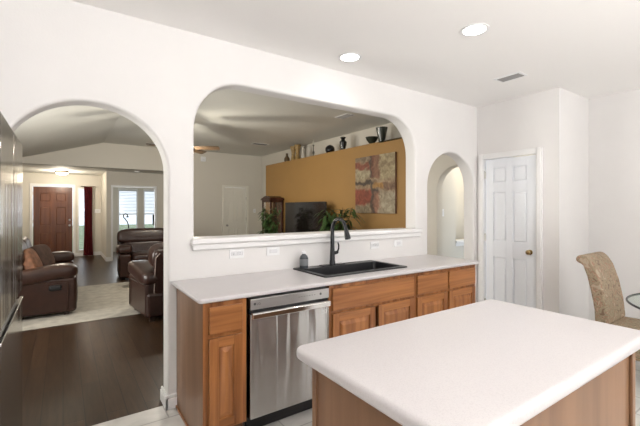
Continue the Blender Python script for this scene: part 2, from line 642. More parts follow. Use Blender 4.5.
def arch_wall(name, mat, outer, holes, y0, y1, bev=0.022, along='x'):
    """wall with openings whose edges are rounded: filled 2D curve pushed through the wall's thickness"""
    cu = bpy.data.curves.new(name, 'CURVE')
    cu.dimensions = '2D'
    cu.fill_mode = 'BOTH'
    cu.extrude = (y1 - y0) / 2 - bev
    cu.bevel_depth = bev
    cu.bevel_resolution = 4
    cu.offset = -bev
    for loop in [outer] + holes:
        sp = cu.splines.new('POLY')
        sp.points.add(len(loop) - 1)
        for p, q in zip(sp.points, loop):
            p.co = (q[0], q[1], 0, 1)
        sp.use_cyclic_u = True
    o = bpy.data.objects.new(name + '_tmp', cu)
    COL.objects.link(o)
    dg = bpy.context.evaluated_depsgraph_get()
    me = bpy.data.meshes.new_from_object(o.evaluated_get(dg))
    bpy.data.objects.remove(o)
    bpy.data.curves.remove(cu)
    # curve x -> along, curve y -> z, curve z -> thickness
    if along == 'x':
        me.transform(Matrix(((1, 0, 0, 0), (0, 0, 1, (y0 + y1) / 2), (0, 1, 0, 0), (0, 0, 0, 1))))
    else:
        me.transform(Matrix(((0, 0, 1, (y0 + y1) / 2), (1, 0, 0, 0), (0, 1, 0, 0), (0, 0, 0, 1))))
    bm = bmesh.new()
    bm.from_mesh(me)
    bmesh.ops.remove_doubles(bm, verts=bm.verts, dist=1e-5)
    bmesh.ops.recalc_face_normals(bm, faces=bm.faces)
    bm.to_mesh(me)
    bm.free()
    me.materials.clear()
    me.materials.append(mat)
    for p in me.polygons:
        p.use_smooth = True
    me.set_sharp_from_angle(angle=R(40))
    me.name = name
    ob = bpy.data.objects.new(name, me)
    COL.objects.link(ob)
    return struct(ob)


def arch_pts(x0, x1, zs, rise, n=20, zb=None):
    """left foot up over the arch to the right foot"""
    c, h = (x0 + x1) / 2, (x1 - x0) / 2
    pts = [(x0, zb)] if zb is not None else []
    for i in range(n + 1):
        a = PI - PI * i / n
        pts.append((c + h * math.cos(a), zs + rise * math.sin(a)))
    if zb is not None:
        pts.append((x1, zb))
    return pts


# ------------------------------------------------------------------ structure
D = 2.813           # kitchen face of the dividing wall
DT = 2.970          # its living room face
KC = 2.74           # kitchen ceiling
LC = 3.05           # living room ceiling


def sbox(name, mat, *a, **k):
    return struct(MB().box(*a, **k).build(name, mat))


sbox('floor_kitchen', M['tile'], -1.3, 5.4, -2.8, 2.885, -0.08, 0.0)
sbox('floor_living', M['darkwood'], -2.0, 7.0, 2.885, 14.4, -0.08, 0.0)
sbox('ceiling_kitchen', M['ceil'], -1.3, 5.4, -2.8, 2.84, KC, KC + 0.1)

# dividing wall: left arch, pass-through, right arch
A0, A1 = -0.305, 0.617
outer = [(-2.0, -0.05)] + arch_pts(A0, A1, 1.70, 0.425, 28, -0.05) + arch_pts(3.44, 4.334, 1.69, 0.42, 28, -0.05) + [(5.30, -0.05), (5.30, 3.25), (-2.0, 3.25)]
pl, pr, pb, pt, rr = 0.804, 3.231, 1.195, 2.42, 0.37
hole = [(pl, pb), (pr, pb)]
for i in range(13):
    a = PI / 2 * i / 12
    hole.append((pr - rr + rr * math.cos(a), pt - rr * 1.08 + rr * 1.08 * math.sin(a)))
for i in range(13):
    a = PI / 2 + PI / 2 * i / 12
    hole.append((pl + rr + rr * math.cos(a), pt - rr * 1.08 + rr * 1.08 * math.sin(a)))
arch_wall('wall_middle', M['wall'], outer, [hole], D, DT)

# sill of the pass-through
sill = MB()
sill.box(pl + 0.004, pr - 0.004, D - 0.03, DT + 0.03, 1.172, 1.212, 0.012, 3)
sill.box(0.772, 3.300, D - 0.052, D + 0.004, 1.168, 1.212, 0.014, 3)
sill.box(0.782, 3.290, D - 0.030, D + 0.004, 1.122, 1.170, 0.012, 3)
struct(sill.build('trim_1', M['trim']), 'white moulded ledge under the pass-through opening', 'ledge')

# kitchen walls
wp = MB()
wp.box(4.402, 4.50, 1.845, 2.055, 0, KC)
wp.box(4.402, 4.50, 2.733, D, 0, KC)
wp.box(4.402, 4.50, 2.055, 2.733, 2.06, KC)
struct(wp.build('wall_pantry', M['pantry']))
sbox('wall_nook', M['wall'], 4.50, 5.25, 1.845, 1.945, 0, KC)
sbox('wall_right', M['wall'], 5.165, 5.265, -2.7, 1.845, 0, KC)
sbox('wall_left', M['wall'], -1.20, -1.10, -2.7, D, 0, KC)


def wall_windows(name, mat, x0, x1, y0, y1, z1, wins, along='x'):
    """wall on a rectangle with rectangular window openings (a, b, zlo, zhi) along its length"""
    mb = MB()
    L0, L1 = (x0, x1) if along == 'x' else (y0, y1)

    def put(a, b, lo, hi):
        if along == 'x':
            mb.box(a, b, y0, y1, lo, hi)
        else:
            mb.box(x0, x1, a, b, lo, hi)
    cur = L0
    for a, b, lo, hi in sorted(wins):
        put(cur, a, 0, z1)
        put(a, b, 0, lo)
        put(a, b, hi, z1)
        cur = b
    put(cur, L1, 0, z1)
    return struct(mb.build(name, mat))


wall_windows('wall_back', M['wall'], -1.2, 5.265, -2.70, -2.60, KC, [(-0.2, 2.8, 0.75, 2.25), (3.25, 3.71, 0.45, 2.35), (4.13, 4.59, 0.45, 2.35)])


def window(name, a, b, lo, hi, y0, y1, mullions=1, blind=None, along='x'):
    t = sempty(name, ((a + b) / 2, (y0 + y1) / 2, lo))
    hw, hh, hy = (b - a) / 2, hi - lo, (y1 - y0) / 2
    mat = Matrix.Rotation(R(90), 4, 'Z') if along == 'y' else None
    f = MB()
    fw = 0.045
    f.box(-hw, -hw + fw, -hy * .8, hy * .8, 0, hh, mat=mat)
    f.box(hw - fw, hw, -hy * .8, hy * .8, 0, hh, mat=mat)
    f.box(-hw + fw, hw - fw, -hy * .8, hy * .8, 0, fw, mat=mat)
    f.box(-hw + fw, hw - fw, -hy * .8, hy * .8, hh - fw, hh, mat=mat)
    f.box(-hw + fw, hw - fw, -hy * .5, hy * .5, hh * .42 - .02, hh * .42 + .02, mat=mat)
    for k in range(1, mullions):
        x = -hw + 2 * hw * k / mullions
        f.box(x - .02, x + .02, -hy * .8, hy * .8, fw, hh - fw, mat=mat)
    f.build('window_frame', M['trim'], t)
    MB().box(-hw + fw, hw - fw, -.003, .003, fw, hh - fw, mat=mat).build('window_pane', M['glass'], t)
    if blind:
        g = MB()
        n = int((hh * blind) / 0.05)
        sd = -1 if y0 > 0 else 1
        for i in range(n):
            z = hh - fw - .03 - i * .05
            g.box(-hw + fw + .005, hw - fw - .005, sd * hy * .45 - .018, sd * hy * .45 + .018, z - .002, z + .002,
                  mat=Matrix.Translation((0, 0, z)) @ Matrix.Rotation(R(28), 4, 'X') @ Matrix.Translation((0, 0, -z)) if not mat else mat)
        g.box(-hw + fw + .003, hw - fw - .003, sd * hy * .45 - .025, sd * hy * .45 + .025, hh - fw - .035, hh - fw)
        g.build('blind', M['blind'], t)
    return t


window('window_1', -0.2, 2.8, 0.75, 2.25, -2.70, -2.60, 3)
window('window_2', 3.25, 3.71, 0.45, 2.35, -2.70, -2.60, 1)
window('window_7', 4.13, 4.59, 0.45, 2.35, -2.70, -2.60, 1)

# living room shell
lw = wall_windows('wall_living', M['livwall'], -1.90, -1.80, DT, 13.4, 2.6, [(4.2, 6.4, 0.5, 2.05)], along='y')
t = sempty('window_3', (-1.85, 5.3, 0.5))
f = MB()
for a, b, lo, hi in ((-1.1, -1.05, 0, 1.55), (1.05, 1.1, 0, 1.55), (-1.05, 1.05, 0, .05), (-1.05, 1.05, 1.5, 1.55), (-.02, .02, .05, 1.5)):
    f.box(-.04, .04, a, b, lo, hi)
f.build('window_frame', M['trim'], t)
MB().box(-.003, .003, -1.05, 1.05, .05, 1.5).build('window_pane', M['glass'], t)

# living room ceiling: level at 3.05, sloping down to the left of x = 0.82
RX = 0.82
zs = LC - 0.305 * (RX + 1.95)
cl = MB()
cl.prism([(RX, LC), (-1.95, zs), (-1.95, zs + .1), (RX, LC + .1)], 1, DT - .05, 10.62)
cl.box(RX, 5.3, DT - .05, 10.62, LC, LC + .1)
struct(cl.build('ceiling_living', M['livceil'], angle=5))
# gable wall over the foyer opening
gb = MB()
gb.prism([(-1.34, 2.44), (2.50, 2.44), (2.50, LC + .05), (RX, LC + .05)], 1, 10.60, 10.72)
struct(gb.build('wall_gable', M['livwall']))
# far wall of the living room with the cream door
fw_ = MB()
fw_.box(2.50, 3.90, 10.60, 10.72, 0, LC + .05)
fw_.box(4.60, 5.30, 10.60, 10.72, 0, LC + .05)
fw_.box(3.90, 4.60, 10.60, 10.72, 2.055, LC + .05)
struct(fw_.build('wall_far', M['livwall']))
# ochre media wall: hollow box whose top is the plant ledge, and the upper wall behind it
GX = 4.65
GZ = 2.605
og = MB()
og.box(GX, GX + .10, 4.02, 9.41, 0, GZ - .002)
struct(og.build('wall_ochre', M['gold']))
og2 = MB()
og2.box(GX, 5.2, 4.02, 9.41, GZ, GZ + .02)
struct(og2.build('trim_2', M['gold']))
sbox('wall_upper', M['livwall'], 5.10, 5.20, DT, 10.6, GZ - .3, LC + .05)
sbox('wall_niche', M['livwall'], 5.12, 5.22, 9.2, 10.6, 0, GZ - .3)
sbox('wall_media_end', M['livwall'], GX + .002, 5.12, 9.412, 9.46, 0, GZ + .018)
# wall with the inner arch of the side hall, in line with the ochre wall
outer2 = [(2.95, -0.05), (2.96, -.05)] + arch_pts(2.965, 3.635, 1.72, 0.33, 20, -0.05) + [(4.05, -0.05), (4.05, GZ), (2.95, GZ)]
arch_wall('wall_hall_arch', M['livwall'], outer2[1:], [], GX, GX + .14, 0.018, along='y')
sbox('ceiling_hall', M['livceil'], GX + .0, 7.0, 2.95, 4.9, GZ, GZ + .02)
hw_ = MB()
hw_.box(GX + .14, 5.31, 3.78, 3.90, 0, GZ)
struct(hw_.build('wall_hall', M['livwall']))
sbox('wall_hall_back', M['livwall'], 5.31, 7.0, 4.25, 4.35, 0, GZ)
sbox('wall_hall_side', M['livwall'], 6.6, 6.7, 2.95, 4.3, 0, GZ)
kn = MB()
kn.box(5.312, 6.6, 3.80, 3.90, 0, 0.86)
struct(kn.build('wall_knee', M['livwall']))
kc = MB()
kc.box(5.305, 6.6, 3.755, 3.93, 0.865, 0.905, .01)
kc.box(5.312, 6.6, 3.775, 3.80, 0.81, 0.865, .008)
struct(kc.build('trim_3', M['trim']), 'white cap on the low hall wall', 'ledge')

# foyer and study
sbox('ceiling_foyer', M['livceil'], -1.9, 4.0, 10.62, 14.3, 2.44, 2.54)
wf = MB()
for a, b, lo, hi in ((-1.9, -.715, 0, 2.44), (-.715, .245, 2.07, 2.44), (.245, .36, 0, 2.44), (.36, .68, 2.06, 2.44), (.36, .68, 0, .14), (.68, 1.07, 0, 2.44)):
    wf.box(a, b, 13.30, 13.42, lo, hi)
struct(wf.build('wall_front', M['livwall']))
sbox('wall_foyer', M['livwall'], 0.968, 1.07, 11.70, 13.30, 0, 2.44)
ws = MB()
for a, b, lo, hi in ((.968, 1.115, 0, 2.44), (1.115, 2.20, 2.035, 2.44), (2.20, 3.2, 0, 2.44)):
    ws.box(a, b, 11.60, 11.70, lo, hi)
struct(ws.build('wall_study_front', M['livwall']))
wall_windows('wall_study_back', M['livwall'], 1.07, 3.6, 14.0, 14.1, 2.44, [(1.50, 2.11, 0.62, 2.10), (2.27, 2.88, 0.62, 2.10)])
sbox('wall_study_side', M['livwall'], 3.5, 3.6, 11.7, 14.0, 0, 2.44)
sbox('wall_foyer_side', M['livwall'], 2.62, 2.72, 10.72, 11.6, 0, 2.44)
window('window_4', 1.50, 2.11, 0.62, 2.10, 14.0, 14.1, 1, 0.52)
window('window_5', 2.27, 2.88, 0.62, 2.10, 14.0, 14.1, 1, 0.52)
# outdoors
sbox('ground_lawn', M['grass'], -12, 14, 14.5, 40, -0.3, -0.12)
ground = None

# doorway casing into the study
cs = MB()
cs.box(1.075, 1.125, 11.575, 11.72, 0, 2.075, .006)
cs.box(2.19, 2.24, 11.575, 11.72, 0, 2.075, .006)
cs.box(1.125, 2.19, 11.575, 11.72, 2.025, 2.075, .006)
struct(cs.build('trim_4', M['trim']), 'cream casing of the study doorway beyond the recliners', 'door casing')


# six-panel doors ---------------------------------------------------------------------------------------------
def six_panel(name, wd, ht, mat, loc, rz, rows, knob_side, knobmat, label, hinges=True, dead=False, slots=False, kz=.92):
    """door in the xz plane facing -y, x from 0 to wd"""
    t = sempty(name, loc, rz, label, 'door')
    s = MB()
    st = wd * .165
    mid = wd * .13
    s.box(0, wd, .016, .035, 0, ht)
    s.box(0, st, 0, .017, 0, ht, .002)
    s.box(wd - st, wd, 0, .017, 0, ht, .002)
    s.box(wd / 2 - mid / 2, wd / 2 + mid / 2, 0, .017, 0, ht, .002)
    edges = [0] + [z for r in rows for z in r] + [ht]
    for i in range(0, len(edges), 2):
        for xa, xb in ((st, wd / 2 - mid / 2), (wd / 2 + mid / 2, wd - st)):
            s.box(xa, xb, 0.0003, .017, edges[i], edges[i + 1], .002)
    s.build('door_slab', mat, t)
    for (lo, hi) in rows:
        for xa, xb in ((st, wd / 2 - mid / 2), (wd / 2 + mid / 2, wd - st)):
            q = MB()
            q.box(xa + .010, xb - .010, .003, .028, lo + .010, hi - .010, .012, 1)
            q.build('raised_panel', mat, t)
    kx = wd - .065 if knob_side > 0 else .065
    k = MB()
    mt = Matrix.Translation((kx, 0, kz)) @ Matrix.Rotation(R(90), 4, 'X')
    k.lathe([(0, .066), (.018, .064), (.027, .052), (.027, .042), (.018, .03), (.010, .022), (.010, .010), (.030, .008), (.030, 0), (0, 0)], mat=mt)
    k.build('door_knob', knobmat, t)
    if dead:
        k = MB()
        k.lathe([(0, .03), (.024, .026), (.028, .008), (.028, 0), (0, 0)], mat=Matrix.Translation((kx, 0, kz + .16)) @ Matrix.Rotation(R(90), 4, 'X'))
        k.build('deadbolt', knobmat, t)
    if hinges:
        hx = -0.006 if knob_side > 0 else wd + .006
        for z in hinges:
            MB().box(hx - .010, hx + .010, -.012, .010, z - .045, z + .045, .003).build('hinge', M['nickel'], t)
    return t


rows = [(.20, .83), (1.02, 1.63), (1.74, 1.93)]
# pantry door, in the plane x = 4.402, facing -x; local x runs along -y
pd = six_panel('door_1', 0.610, 2.032, M['door_white'], (4.412, 2.700, 0.012), R(-90), rows, 1, M['brass'],
               'white six-panel pantry door with a round knob beside the right archway', hinges=[.24, 1.06, 1.845])
# top hinge pin bracket like a hinge stop
MB().box(-.045, -.004, -.016, -.006, 1.885, 1.897, .003).build('hinge_stop', M['nickel'], pd)
c = MB()
for a, b, lo, hi in ((-.083, -.014, 0, 2.12), (.622, .690, 0, 2.12), (-.014, .622, 2.052, 2.12)):
    c.box(a, b, -.022, .04 if lo == 0 else .03, lo, hi, .006, 2)
    c.box(a + .012, b - .012, -.030, -.02, lo, hi - (.0 if lo == 0 else .012), .004, 2)
cc = c.build('trim_5', M['trim'])
cc.location = (4.402, 2.700, 0)
cc.rotation_euler = (0, 0, R(-90))
struct(cc, 'white casing around the pantry door', 'door casing')

bd = six_panel('door_2', 0.665, 2.035, M['door_back'], (3.917, 10.612, 0.012), 0, rows, -1, M['nickel'],
               'closed cream door on the far living room wall, seen through the pass-through', hinges=[.55, 1.1, 1.72])
c = MB()
for a, b, lo, hi in ((3.84, 3.91, 0, 2.12), (4.588, 4.655, 0, 2.12), (3.91, 4.588, 2.052, 2.12)):
    c.box(a, b, 10.58, 10.64, lo, hi, .006)
struct(c.build('trim_6', M['door_back']), 'cream casing around the far living room door', 'door casing')

fd = six_panel('door_3', 0.925, 2.045, M['doorwood'], (-0.697, 13.31, 0.012), 0, [(.10, .72), (.94, 1.46), (1.62, 1.86)], 1, M['nickel'],
               'reddish brown wooden front door with nickel knob and deadbolt', hinges=[.25, 1.05, 1.85], dead=True)
c = MB()
for a, b, lo, hi in ((-.775, -.705, 0, 2.14), (.236, .306, 0, 2.14), (-.705, .236, 2.066, 2.14)):
    c.box(a, b, 13.275, 13.34, lo, hi, .006)
struct(c.build('trim_7', M['trim']), 'cream casing around the brown front door', 'door casing')
# sidelight
t = sempty('window_6', (0.52, 13.36, 0.14), 0, 'narrow sidelight window between the front door and the curtain', 'window')
f = MB()
for a, b, lo, hi in ((-.16, -.125, 0, 1.92), (.125, .16, 0, 1.92), (-.125, .125, 0, .05), (-.125, .125, 1.87, 1.92)):
    f.box(a, b, -.075, .05, lo, hi, .004)
f.build('window_frame', M['trim'], t)
MB().box(-.125, .125, -.003, .003, .05, 1.87).build('window_pane', M['glass'], t)

# baseboards
b = MB()
b.box(0.600, 0.690, D - .016, D + .001, 0, .082, .004)
b.box(0.596, 0.690, D - .012, D + .001, .082, .105, .006)
b.box(0.600, 0.618, D - .016, DT + .016, 0, .082, .004)
b.box(0.604, 0.618, D - .012, DT + .012, .082, .105, .006)
struct(b.build('baseboard_arch', M['trim']))
b = MB()
b.box(4.385, 4.402, 1.845, 2.005, 0, .10, .004)
b.box(4.385, 5.165, 1.828, 1.845, 0, .10, .004)
b.box(5.148, 5.165, -2.6, 1.828, 0, .10, .004)
struct(b.build('baseboard_kitchen', M['trim']))
b = MB()
b.box(.31, .968, 13.284, 13.30, 0, .11, .004)
b.box(.952, .968, 11.60, 13.284, 0, .11, .004)
b.box(.952, 1.075, 11.584, 11.60, 0, .11, .004)
struct(b.build('baseboard_foyer', M['trim']))
b = MB()
b.box(2.50, 3.84, 10.584, 10.60, 0, .11, .004)
b.box(4.655, 5.1, 10.584, 10.60, 0, .11, .004)
struct(b.build('baseboard_far', M['trim']))

# ------------------------------------------------------------------ kitchen run of base cabinets
CF = 2.190      # face-frame front
CB = D - .002


def raised_door(parent, name, x0, x1, z0, z1, panel=True, mat=None, hmat=None):
    """door or drawer front at local coords, 19 mm proud of the frame (frame front at y = 0)"""
    g = MB()
    if not panel:
        g.box(x0, x1, -.019, -.001, z0, z1, .006, 3)
        return g.build(name, M['oak_h'], parent)
    fw = .058
    g.box(x0 + .002, x1 - .002, -.006, -.001, z0 + .002, z1 - .002)
    d = g.build(name, M['oak'], parent)
    for a, b2 in ((x0, x0 + fw), (x1 - fw, x1)):
        MB().box(a, b2, -.019, -.0012, z0, z1, .004, 2).build('stile', M['oak'], d)
    for a, b2 in ((z0, z0 + fw), (z1 - fw, z1)):
        MB().box(x0 + fw - .002, x1 - fw + .002, -.0188, -.0014, a, b2, .004, 2).build('rail', M['oak_h'], d)
    p = MB()
    p.box(x0 + fw - .006, x1 - fw + .006, -.009, -.002, z0 + fw - .006, z1 - fw + .006)
    # raised field with sloped edges
    t2 = bmesh.new()
    a, b2, m2 = .010, .036, -.0175
    X0, X1, Z0, Z1 = x0 + fw, x1 - fw, z0 + fw, z1 - fw
    lo = [t2.verts.new(v) for v in ((X0 + a, -.009, Z0 + a), (X1 - a, -.009, Z0 + a), (X1 - a, -.009, Z1 - a), (X0 + a, -.009, Z1 - a))]
    hi = [t2.verts.new(v) for v in ((X0 + b2, m2, Z0 + b2), (X1 - b2, m2, Z0 + b2), (X1 - b2, m2, Z1 - b2), (X0 + b2, m2, Z1 - b2))]
    for i in range(4):
        t2.faces.new((lo[i], lo[(i + 1) % 4], hi[(i + 1) % 4], hi[i]))
    t2.faces.new(hi)
    bmesh.ops.recalc_face_normals(t2, faces=t2.faces)
    p.merge(t2)
    p.build('raised_panel', M['oak'], d, angle=10)
    return d


def base_cab(label, x0, x1, fronts, mid=(), end=False, well=False):
    t = thing('base_cabinet', label, 'cabinet', (x0, CF, 0), 0)
    wd = x1 - x0
    dp = CB - CF
    g = MB()
    g.box(.018 if end else 0, .018 + (.018 if end else 0), .02, dp, .10, .866)
    g.box(wd - .018, wd, .02, dp, .10, .866)
    g.box(.018, wd - .018, .02, dp, .10, .118)
    g.box(.018, wd - .018, dp - .012, dp, .118, .866)
    # face frame
    g.box(0, .036, 0, .02, .10, .882, .001)
    g.box(wd - .036, wd, 0, .02, .10, .882, .001)
    for z0, z1 in ((.10, .125), (.655, .70), (.845, .882)):
        g.box(.036, wd - .036, 0.0002, .02, z0, z1)
    for m in mid:
        g.box(m - .022, m + .022, 0.0004, .02, .10, .882)
    g.build('carcass', M['oak'], t)
    MB().box(.02 if end else 0, wd, .06, .075, 0, .10).build('toe_kick', M['oak_dark'], t)
    if end:
        e = MB()
        e.box(0, .018, .0205, dp, .0, .882, .001)
        e.build('end_panel', M['oak_panel'], t)
        e = MB()
        e.box(-.010, -.0002, .006, dp - .004, .0, .020, .003)
        e.build('scribe_moulding', M['oak'], t)
    for kind, a, b2, z0, z1 in fronts:
        raised_door(t, kind, a, b2, z0, z1, panel=kind == 'door')
    return t


base_cab('narrow oak base cabinet with end panel, left of the steel dishwasher', .676, .948,
         [('drawer', .032, .242, .688, .850), ('door', .032, .242, .115, .665)], end=True)
base_cab('wide oak sink cabinet with false front, right of the steel dishwasher', 1.590, 2.500,
         [('drawer_front', .022, .892, .688, .850), ('door', .022, .440, .115, .665), ('door', .474, .892, .115, .665)])
base_cab('oak base cabinet with two drawers at the right end of the run', 2.503, 3.392,
         [('drawer', .020, .432, .688, .850), ('drawer', .458, .868, .688, .850), ('door', .020, .432, .115, .665), ('door', .458, .868, .115, .665)], mid=(.445,))

# worktop with the sink cut-out: four slabs around the hole in one mesh, bull-nosed by the curve builder
SX0, SX1, SY0, SY1 = 1.640, 2.500, 2.300, 2.755


def slab(name, mat, outer, holes, z0, z1, bev):
    o = arch_wall(name, mat, outer, holes, z0, z1, bev)
    me = o.data
    # arch_wall lays the outline in xz with thickness along y: swap y and z
    me.transform(Matrix(((1, 0, 0, 0), (0, 0, 1, 0), (0, 1, 0, 0), (0, 0, 0, 1))))
    me.flip_normals()
    del o['kind']
    return o


def round_rect(x0, x1, y0, y1, rs, n=8):
    """rs: radii at (x0y0, x1y0, x1y1, x0y1)"""
    pts = []
    for (cx, cy, a0, r) in ((x0, y0, PI, rs[0]), (x1, y0, 1.5 * PI, rs[1]), (x1, y1, 0, rs[2]), (x0, y1, .5 * PI, rs[3])):
        sx = 1 if cx == x0 else -1
        sy = 1 if cy == y0 else -1
        if r < 1e-4:
            pts.append((cx, cy))
            continue
        for i in range(n + 1):
            a = a0 + PI / 2 * i / n
            pts.append((cx + sx * r + r * math.cos(a), cy + sy * r + r * math.sin(a)))
    return pts


wt = slab('kitchen_worktop', M['counter'], round_rect(.640, 3.425, 2.150, D - .001, (.03, .03, 0, 0)),
          [round_rect(SX0, SX1, SY0, SY1, (.02,) * 4)], .883, .914, .012)
tag(wt, 'long pale worktop under the pass-through, holding the black sink', 'worktop')

# sink
sk = thing('kitchen_sink', 'black drop-in composite sink set in the long worktop', 'sink', (2.07, 2.53, .914))
g = MB()
bx0, bx1, by0, by1, bz = -.405, .405, -.200, .135, -.22
tb = bmesh.new()


def ring(pts, z):
    return [tb.verts.new((x, y, z)) for x, y in pts]


L1 = ring(round_rect(-.452, .452, -.252, .242, (.02,) * 4), .0005)
L2 = ring(round_rect(-.449, .449, -.249, .239, (.02,) * 4), .010)
L3 = ring(round_rect(bx0 - .006, bx1 + .006, by0 - .006, by1 + .006, (.03,) * 4), .010)
L4 = ring(round_rect(bx0, bx1, by0, by1, (.03,) * 4), .002)
L5 = ring(round_rect(bx0 + .012, bx1 - .012, by0 + .012, by1 - .012, (.03,) * 4), bz + .02)
L6 = ring(round_rect(bx0 + .035, bx1 - .035, by0 + .035, by1 - .035, (.03,) * 4), bz)
for A, B in ((L1, L2), (L2, L3), (L3, L4), (L4, L5), (L5, L6)):
    for k in range(len(A)):
        tb.faces.new((A[k], A[(k + 1) % len(A)], B[(k + 1) % len(B)], B[k]))
tb.faces.new(L6)
L7 = ring(round_rect(bx0 - .008, bx1 + .008, by0 - .008, by1 + .008, (.03,) * 4), -.004)
L8 = ring(round_rect(bx0 - .004, bx1 + .004, by0 - .004, by1 + .004, (.03,) * 4), bz - .012)
for A, B in ((L1, L7), (L7, L8)):
    for k in range(len(A)):
        tb.faces.new((B[k], B[(k + 1) % len(A)], A[(k + 1) % len(A)], A[k]))
tb.faces.new(L8[::-1])
bmesh.ops.recalc_face_normals(tb, faces=tb.faces)
g.merge(tb)
g.build('basin', M['granite'], sk)
MB().lathe([(0, .004), (.03, .003), (.045, .005), (.045, 0), (0, 0)], (0, -.03, bz)).build('drain', M['gunmetal'], sk)

# faucet
fa = thing('kitchen_faucet', 'tall black gooseneck pull-down faucet behind the black sink', 'faucet', (2.005, 2.712, .9245))
MB().box(-.125, .125, -.03, .03, 0, .008, .003, 3).build('deck_plate', M['gunmetal'], fa)
g = MB()
g.lathe([(0, .008), (.028, .008), (.027, .02), (.024, .05), (.021, .13), (.0175, .20), (0, .20)])
g.build('faucet_body', M['gunmetal'], fa)
g = MB()
rg = .098
pts = [(0, 0, .19), (0, 0, .25), (0, 0, .31)]
for i in range(1, 16):
    a = PI - (PI + R(-14)) * i / 15
    pts.append((0, -rg - rg * math.cos(a), .315 + rg * 1.05 * math.sin(a)))
g.tube(pts, [.019, .0175, .0162] + [.0155] * 15, 14)
g.build('gooseneck', M['gunmetal'], fa)
g = MB()
e = Vector(pts[-1])
dv = (Vector(pts[-1]) - Vector(pts[-2])).normalized()
g.tube([e - dv * .004, e + dv * .02, e + dv * .06, e + dv * .092, e + dv * .098], [.016, .018, .0235, .026, .021], 16)
g.build('spray_head', M['gunmetal'], fa)
g = MB()
g.tube([(.012, 0, .105), (.03, 0, .108), (.052, 0, .112), (.062, 0, .117)], [.014, .0155, .0155, .011], 14)
g.tube([(.058, 0, .116), (.068, -.004, .145), (.066, -.008, .175), (.054, -.012, .200)], [.0085, .0075, .0068, .006], 10)
g.build('lever_handle', M['gunmetal'], fa)

# soap bottle
so = thing('soap_bottle', 'small grey soap bottle with white cap at the left of the sink', 'bottle', (1.705, 2.718, .9245))
MB().lathe([(0, 0), (.034, 0), (.037, .006), (.037, .085), (.030, .105), (.016, .115), (.015, .122), (0, .122)]).build('bottle_body', M['soap'], so)
MB().lathe([(.0372, .022), (.0379, .023), (.0379, .078), (.0372, .079), (.0372, .022)]).build('paper_label', M['label'], so)
MB().lathe([(0, .1225), (.018, .1225), (.018, .14), (.008, .142), (.008, .150), (0, .150)]).build('bottle_cap', M['white'], so)

# dishwasher
dw = thing('dishwasher', 'brushed steel dishwasher between the narrow cabinet and the sink cabinet', 'dishwasher', (.962, 2.165, 0))
W = .612
g = MB()
g.box(.004, W - .004, .045, .60, .10, .868)
g.build('tub', M['black'], dw)
MB().box(.004, W - .004, .07, .085, 0.004, .105).build('toe_kick', M['black'], dw)
MB().box(.003, W - .003, .0, .045, .112, .770, .004, 3).build('door_panel', M['steel'], dw)
g = MB()
g.box(.003, W - .003, .0, .045, .797, .866, .004, 3)
cp = g.build('control_panel', M['steel_panel'], dw)
MB().box(.004, W - .004, .014, .044, .768, .800).build('handle_recess', M['black'], dw)
g = MB()
g.prism([(-.028, .745), (-.022, .740), (0.0, .742), (.004, .782), (-.018, .782), (-.028, .776)], 0, .008, W - .008, .003, 2)
g.build('pocket_handle', M['chrome'], dw)
# printed mark, buttons, sticker
lg = bpy.data.curves.new('mark', 'FONT')
lg.body = 'LG'
lg.size = .022
lg.extrude = .0003
tmp = bpy.data.objects.new('mark', lg)
COL.objects.link(tmp)
me = bpy.data.meshes.new_from_object(tmp.evaluated_get(bpy.context.evaluated_depsgraph_get()))
bpy.data.objects.remove(tmp)
me.transform(Matrix.Translation((.045, -.0006, .826)) @ Matrix.Rotation(R(90), 4, 'X'))
mb = MB()
mb.bm.from_mesh(me)
bpy.data.meshes.remove(me)
mb.lathe([(0, 0), (.0085, 0), (.0085, .0006), (0, .0006)], n=20, mat=Matrix.Translation((.032, 0, .834)) @ Matrix.Rotation(R(90), 4, 'X'))
mb.build('printed_mark', M['logo'], cp)
for i in range(7):
    MB().box(.355 + i * .021, .363 + i * .021, -.0006, .001, .832, .836).build('button', M['logo'], cp)
MB().lathe([(0, 0), (.009, 0), (.009, .0008), (0, .0008)], n=20, mat=Matrix.Translation((.535, 0, .834)) @ Matrix.Rotation(R(90), 4, 'X')).build('button', M['logo'], cp)
g = MB()
for a, b2, lo, hi in ((.545, .585, .690, .693), (.545, .585, .735, .738), (.545, .548, .690, .738), (.582, .585, .690, .738), (.563, .567, .695, .733), (.551, .579, .712, .716)):
    g.box(a, b2, -.0012, .001, lo, hi)
g.build('sticker', M['sticker'], dw)

# outlets
def outlet(x, z, label, kind):
    t = thing('wall_outlet' if kind == 'o' else 'light_switch', label, 'outlet' if kind == 'o' else 'switch', (x, D, z))
    MB().box(-.060, .060, -.007, -.0002, -.037, .037, .003, 2).build('cover_plate', M['white'], t)
    if kind == 'o':
        for s in (-.026, .026):
            q = MB()
            q.box(s - .020, s + .020, -.0095, -.006, -.0165, .0165, .005, 3)
            sck = q.build('socket', M['slot'], t)
            h = MB()
            for dz in (-.006, .006):
                h.box(s - .006, s + .004, -.0099, -.0090, dz - .0012, dz + .0012)
            h.build('slot', M['logo'], sck)
    else:
        MB().box(-.034, .034, -.0095, -.006, -.0165, .0165, .004, 3).build('rocker', M['slot'], t)
    return t


outlet(1.134, 1.078, 'white double outlet, leftmost under the pass-through ledge', 'o')
outlet(1.457, 1.077, 'white switch plate left of the soap bottle under the ledge', 's')
outlet(2.613, 1.063, 'white double outlet just right of the faucet under the ledge', 'o')
outlet(2.953, 1.065, 'white switch plate, rightmost under the pass-through ledge', 's')

# ------------------------------------------------------------------ island
IX0, IX1, IY0, IY1 = .722, 2.052, .498, 1.228
isl = thing('kitchen_island', 'oak kitchen island base under the large pale top', 'island', (1.4, .86, 0))


